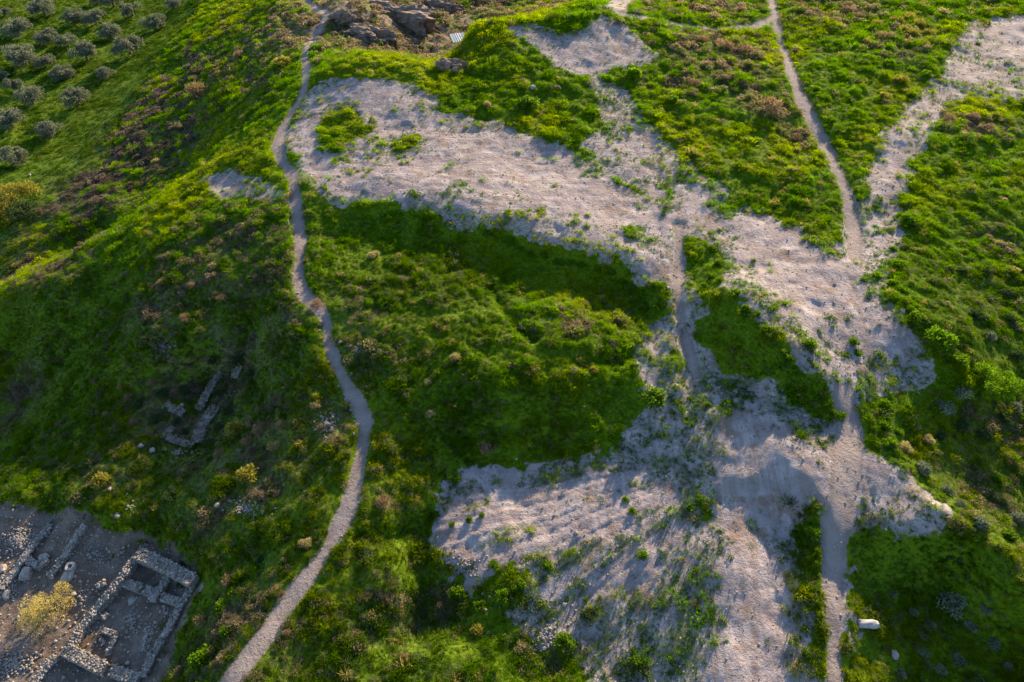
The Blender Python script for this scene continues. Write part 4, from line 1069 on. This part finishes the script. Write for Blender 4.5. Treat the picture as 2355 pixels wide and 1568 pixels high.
def build_ruin(name, label, group, walls):
    first = wall_pts(walls[0][1], walls[0][2])[0]
    t = empty(name, first); tag(t, label, 'ruin', group)
    for (nm, k, s, wpx, h) in walls:
        # the traced points are wall tops: step back along the sight line to the foot
        pts = []
        for (x, y) in P(s):
            u, v = T(k, x, y)
            q = np.array(at(u, v)); dr = ray(u, v); dr = dr / abs(dr[2])
            q = q - dr * h; q = (float(q[0]), float(q[1]), float(ztop(q[0], q[1]))); pts.append(q)
        w = px2m(wpx / 2.96, pts[0])
        me = bm_mesh(nm, wall_bm(pts, w, h), M_WALL)
        o = link(nm.replace('wall_in_hollow', 'wall'), me, t)
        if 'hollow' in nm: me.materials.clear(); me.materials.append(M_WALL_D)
        o.location = Vector((0, 0, 0)) - Vector(first)
    return t
build_ruin('stone_ruin', 'rectangular walled stone ruin with small inner rooms, right of the straw bush', None, [
 ('outer_wall', 7, "930 690,1030 730,1130 775,1230 830,1320 880", 75, 1.2),
 ('outer_wall', 7, "925 700,850 815,780 900,720 975,660 1050,620 1105,560 1180,520 1240,455 1345", 44, 1.0),
 ('outer_wall', 7, "450 1350,520 1385,580 1415,640 1445,700 1475", 78, .9),
 ('outer_wall', 7, "760 1490,840 1515,940 1545", 70, .6),
 ('outer_wall', 7, "1310 905,1275 975,1230 1040,1190 1120,1140 1210,1090 1290,1040 1380,1000 1450,965 1530", 42, .6),
 ('partition_wall', 7, "835 880,890 900,955 930", 50, .6),
 ('partition_wall', 7, "1140 830,1110 885,1075 940,1030 1010", 44, .7),
 ('partition_wall', 7, "985 935,1020 950,1060 975", 55, .5),
 ('partition_wall', 7, "1100 985,1160 1005,1235 1030", 48, .5),
 ('partition_wall', 7, "650 1105,690 1112,725 1122", 34, .35),
 ('partition_wall', 7, "700 1215,785 1240,760 1300,725 1385", 28, .25),
 ('partition_wall', 7, "965 1350,985 1270,1010 1190", 28, .25),
])
build_ruin('broken_wall', 'long broken stone wall running down the dark hollow, upper left of the two long ones', 'broken walls in the hollow', [('wall_in_hollow', 4, "1485 985,1450 1040,1425 1090,1385 1160,1335 1245", 48, .45)])
build_ruin('broken_wall', 'wide flat topped stone wall in the dark hollow, right of the narrower one', 'broken walls in the hollow', [('wall_in_hollow', 4, "1460 1230,1410 1290,1375 1340,1345 1400,1325 1480", 72, .5)])
build_ruin('broken_wall', 'cross wall of big stones at the lower end of the dark hollow', 'broken walls in the hollow', [('wall_in_hollow', 4, "1130 1440,1200 1465,1300 1500", 46, .4)])
build_ruin('broken_wall', 'short reddish wall piece left of the long walls in the hollow', 'broken walls in the hollow', [('wall_in_hollow', 4, "1110 1215,1170 1240,1235 1275", 50, .4)])
build_ruin('broken_wall', 'stub of wall highest on the right in the hollow', 'broken walls in the hollow', [('wall_in_hollow', 4, "1620 955,1600 995,1580 1040", 50, .45)])
build_ruin('broken_wall', 'small wall stub at the lower left of the hollow', 'broken walls in the hollow', [('wall_in_hollow', 4, "1160 1370,1130 1400,1095 1445", 44, .35)])
build_ruin('low_wall', 'low earth and stone wall running down from the bank beside the stone basin', 'low walls in the excavation', [('wall', 7, "560 500,500 590,440 690,380 780,330 850", 46, .45)])
build_ruin('low_wall', 'leftmost long low wall crossing the rubble field of the excavation', 'low walls in the excavation', [('wall', 7, "340 490,270 570,210 640,160 710,80 830,0 930", 46, .4)])
build_ruin('low_wall', 'short crooked wall of large stones left of the stone basin', 'low walls in the excavation', [('wall', 7, "160 715,205 750,260 775,320 720", 42, .45)])
build_ruin('low_wall', 'low wall leaving the bottom edge below the corner of the walled ruin', 'low walls in the excavation', [('wall', 7, "370 1400,320 1450,270 1510,220 1570,190 1620", 60, .3)])
build_ruin('low_wall', 'small stone footing between the straw bush and the walled ruin', 'low walls in the excavation', [('wall', 7, "655 925,680 905,715 885", 40, .3)])

# ------------------------------------------------------------------ stones and finds
def big_rock(seed, flat=.7, amp=.28):
    V_, F_ = rock_variant(3, amp, flat, seed); return mesh_np('stone', V_, F_, M_ROCK, False)
BR = [big_rock(20 + i, random.uniform(.55, .8)) for i in range(6)]
def stone(k, x, y, w, lab, group=None, mat=None):
    u, v = T(k, x, y); q = at(u, v); s_ = px2m(w / 2.9, q)
    o = link('stone', BR[random.randrange(6)], None, (q[0], q[1], q[2] + s_ * .12)); o.scale = (s_, s_ * random.uniform(.75, 1), s_ * random.uniform(.8, 1.1))
    o.rotation_euler = (random.uniform(-.2, .2), random.uniform(-.2, .2), random.uniform(0, 6.28))
    tag(o, lab, 'stone', group)
for a in [(7, 465, 855, 95, 'large flat grey boulder just below the square stone basin'), (7, 305, 720, 70, 'large pale stone at the end of the crooked wall left of the basin'), (8, 1530, 1043, 38, 'largest round boulder on the stony lower fan'),
          (6, 845, 1298, 34, 'grey stone in the shade under the tip of the spoil ridge'), (9, 1460, 1385, 62, 'small broken white block in the dark grass below the column drum'), (4, 960, 1505, 44, 'grey boulder lower left of the hollow ruins'),
          (4, 1030, 1535, 44, 'grey boulder beside another at the lower left of the hollow ruins'), (1, 1235, 1045, 36, 'white stone standing on the dark left slope'), (7, 905, 1015, 55, 'round boulder inside the upper room of the walled ruin'),
          (7, 505, 970, 40, 'pale stone at the right side of the straw bush'), (7, 870, 1440, 32, 'white stone in the gap of the ruin lower wall'), (7, 1485, 368, 45, 'flat pale slab left of the stone scatter above the slope'), (7, 750, 255, 30, 'round white stone above the excavation bank'),
          (7, 55, 980, 70, 'large stone at the left edge of the excavation'), (7, 20, 800, 60, 'pale boulder cut by the left edge of the excavation'), (5, 5, 802, 30, 'white stone right of the footpath bend'),
          (4, 2300, 800, 22, 'small white stone at the right rim of the footpath'), (2, 535, 242, 40, 'pale slab lying in the gully floor'), (2, 1320, 605, 40, 'dark stone on the green slope below the far mound'), (1, 1930, 370, 26, 'white stone left of the footpath near its narrow bend'),
          (2, 232, 212, 22, 'white stone on the red outcrop of the gully'), (8, 1200, 1175, 20, 'white stone on the lower spur of the fan'), (5, 2220, 435, 28, 'white stone at the upper end of the middle track'), (2, 1972, 45, 18, 'tiny pale stone on the grey clearing at the top edge'),
          (7, 715, 1120, 34, 'pale round stone at the inner stub of the ruin left wall'), (1, 205, 1200, 22, 'pale stone right above the golden bush'), (7, 805, 435, 40, 'pale stone pair member at the foot of the scrub above the ruin'), (7, 185, 835, 90, 'long flat stone below the crooked wall'),
          (4, 1230, 1230, 34, 'reddish stone at the end of the short wall'), (6, 1045, 408, 22, 'white stone in the middle of the pale upper terrace')]:
    stone(*a)
for (k, s) in ((4, "2115 440 16,2015 468 18,2165 685 18,2160 720 14,2230 985 14,2290 1095 14,1970 265 14,2020 500 12"), (5, "80 1010 20,95 1420 24,70 1260 16,40 955 14,100 1335 14"), (1, "2112 295 12,2075 370 16,2010 680 14,1865 920 12,2230 165 14,2210 250 12,2000 1290 12")):
    for (x, y, w) in P(s): stone(k, x, y, w, 'small pale stone on the rim of the winding footpath', 'stones along the footpath rim')
for (x, y, w) in P("1440 1017 22,1310 1225 18,1460 1230 24,1380 1305 20,1390 1340 26,1265 1400 16,1650 905 22,1610 555 30,880 428 16,990 270 18,1205 50 18,1460 432 16,800 425 14,1020 985 16,1340 1150 18,1410 1180 16,1560 1180 18"):
    stone(8, x, y, w, 'loose pale stone lying on the stony lower fan', 'stones on the lower fan')

M_CLIFF = solid_material('eroded_earth_mat', (.16, .11, .078), (.24, .175, .135), .8, .6, c3=(.10, .07, .045))
def outcrop(k, x, y, w, hm, rot, seed, lab):
    u, v = T(k, x, y); q = at(u, v); s_ = px2m(w / 2.96, q)
    bm = bmesh.new(); bmesh.ops.create_icosphere(bm, subdivisions=5, radius=.5); off = Vector((seed * 5.1, seed, 2.2))
    for p in bm.verts:
        c = p.co.copy(); n1 = mnoise.fractal(c * 2.6 + off, .75, 2.1, 7); n2 = abs(mnoise.noise(Vector((c.x * 9, c.y * 9, c.z * 2.5)) + off)); n3 = abs(mnoise.noise(c * 22 + off))
        kk = 1 + .5 * n1 - .26 * n2 - .10 * n3
        p.co = Vector((c.x * kk * s_, c.y * kk * s_ * .55, max(c.z * kk, -.3) * 2 * hm))
        if p.co.z > hm * .62: p.co.z = hm * .62 + (p.co.z - hm * .62) * .35
    o = link('rock_outcrop', bm_mesh('rock_outcrop', bm, M_CLIFF), None, (q[0], q[1], q[2] - .28 * hm)); o.rotation_euler.z = rot
    tag(o, lab, 'rock')
outcrop(2, 190, 250, 430, 4.0, -.1, 3, 'low reddish rock outcrop lying in the gully behind the green ridge')
outcrop(2, 420, 130, 520, 6.0, -.35, 5, 'large pale brown rock outcrop in the upper gully')
outcrop(2, 20, 130, 240, 3.0, .3, 7, 'brown rock outcrop beside the path junction at the top')
outcrop(2, 690, 60, 300, 4.0, -.3, 9, 'dark rock outcrop highest in the gully near the top edge')
outcrop(2, 770, 480, 230, 3.6, .25, 11, 'bare pinkish cliff foot where the green ridge meets the far mound')

# fallen column drum, fluted ends broken
q = at(*T(9, 1270, 1180)); ln = px2m(130 / 2.9, q); rr = px2m(56 / 2.9, q) / 2
bm = bmesh.new(); seg = 24; rings = []
for i in range(9):
    x = -ln / 2 + ln * i / 8; r = rr * (1 + .05 * math.sin(i * 1.3)) * (.86 if i in (0, 8) else 1)
    rings.append([bm.verts.new((x + (random.uniform(-.06, .06) if i in (0, 8) else 0), r * math.cos(k * 6.2832 / seg) * (1 + .04 * math.sin(k * 2.1 + i)), r * math.sin(k * 6.2832 / seg) * (1 + .04 * math.sin(k * 1.7 + i)))) for k in range(seg)])
for a, b_ in zip(rings, rings[1:]):
    for k in range(seg): bm.faces.new((a[k], a[(k + 1) % seg], b_[(k + 1) % seg], b_[k]))
bm.faces.new(rings[0][::-1]); bm.faces.new(rings[-1])
o = link('column_drum', bm_mesh('column_drum', bm, M_MARBLE, False), None, (q[0], q[1], q[2] + rr * .75)); o.rotation_euler.z = -.06
tag(o, 'whitish fallen column drum lying in grass right of the narrow track', 'column')

# square stone basin with a hole
q = at(*T(7, 490, 790)); w = px2m(58 / 2.9, q) / 2; hh = .5
bm = bmesh.new()
def sq(r, z, rot=.12, n=16, p=4):
    vs = []
    for k in range(n):
        a = k * 6.2832 / n; c, s_ = math.cos(a), math.sin(a); e = (abs(c) ** p + abs(s_) ** p) ** (-1 / p)
        x, y = r * c * e, r * s_ * e
        vs.append(bm.verts.new((x * math.cos(rot) - y * math.sin(rot), x * math.sin(rot) + y * math.cos(rot), z + random.uniform(-.012, .012))))
    return vs
R_ = [sq(w * .95, -.2), sq(w, hh * .5), sq(w * .95, hh), sq(w * .52, hh - .01, p=2.4), sq(w * .45, .05, p=2.2)]
for a, b_ in zip(R_, R_[1:]):
    for k in range(16): bm.faces.new((a[k], a[(k + 1) % 16], b_[(k + 1) % 16], b_[k]))
bm.faces.new(R_[-1])
o = link('stone_basin', bm_mesh('stone_basin', bm, M_MARBLE), None, q)
tag(o, 'square pale stone basin with a dark round hole above the boulder', 'basin')

# marker posts
def post(k, x, y, h, lab, board=False, mat=M_WOOD, r=.06):
    u, v = T(k, x, y); q = at(u, v); t = empty('marker_post', q) if board else None
    bm = bmesh.new(); tube(bm, [(0, 0, -.3), (0, 0, h * .5), (.02, 0, h)], [r, r, r * .9], 8); me = bm_mesh('post', bm, mat)
    if board:
        link('pole', me, t)
        bm = bmesh.new(); bmesh.ops.create_cube(bm, size=1, matrix=Matrix.Translation((.02, -.08, h - .18)) @ Matrix.Diagonal((.38, .03, .3, 1)))
        bmesh.ops.bevel(bm, geom=bm.edges[:], offset=.006, segments=1, affect='EDGES'); link('board', bm_mesh('board', bm, M_WOOD), t)
        tag(t, lab, 'post', 'marker posts')
    else:
        o = link('marker_post', me, None, q); tag(o, lab, 'post', 'marker posts')
post(1, 2320, 95, 2.2, 'tall pale marker post at the path junction near the top', True)
post(1, 2168, 325, 1.3, 'short pale marker post on the right rim of the footpath')
post(1, 1985, 1550, 1.1, 'short pale marker post on the left rim of the footpath below the fork')
post(2, 1690, 75, 2.6, 'thin dark pole on the green crest of the far mound', mat=M_BARK, r=.05)
# weathered sheet on a low frame in the gully
q = at(*T(2, 815, 290)); t = empty('leaning_sheet', q, .5)
bm = bmesh.new(); bmesh.ops.create_grid(bm, x_segments=14, y_segments=4, size=.5)
for v_ in bm.verts: v_.co = Vector((v_.co.x * 3.4, v_.co.y * 2.2, .03 * math.cos(v_.co.x * 40)))
me = bm_mesh('sheet', bm, M_METAL); sh = link('sheet', me, t, (0, 0, 1.0)); sh.rotation_euler = (.45, .1, 0)
sm = sh.modifiers.new('thick', 'SOLIDIFY'); sm.thickness = .03
for sx_ in (-1.4, 1.4):
    for sy_, hz_ in ((-.7, .75), (.7, 1.4)):
        bm = bmesh.new(); tube(bm, [(sx_, sy_, -.4), (sx_, sy_, hz_ - .05)], [.05, .05], 6); link('support', bm_mesh('support', bm, M_BARK), t)
tag(t, 'pale weathered sheet roof on short supports at the foot of the gully cliff', 'shelter')
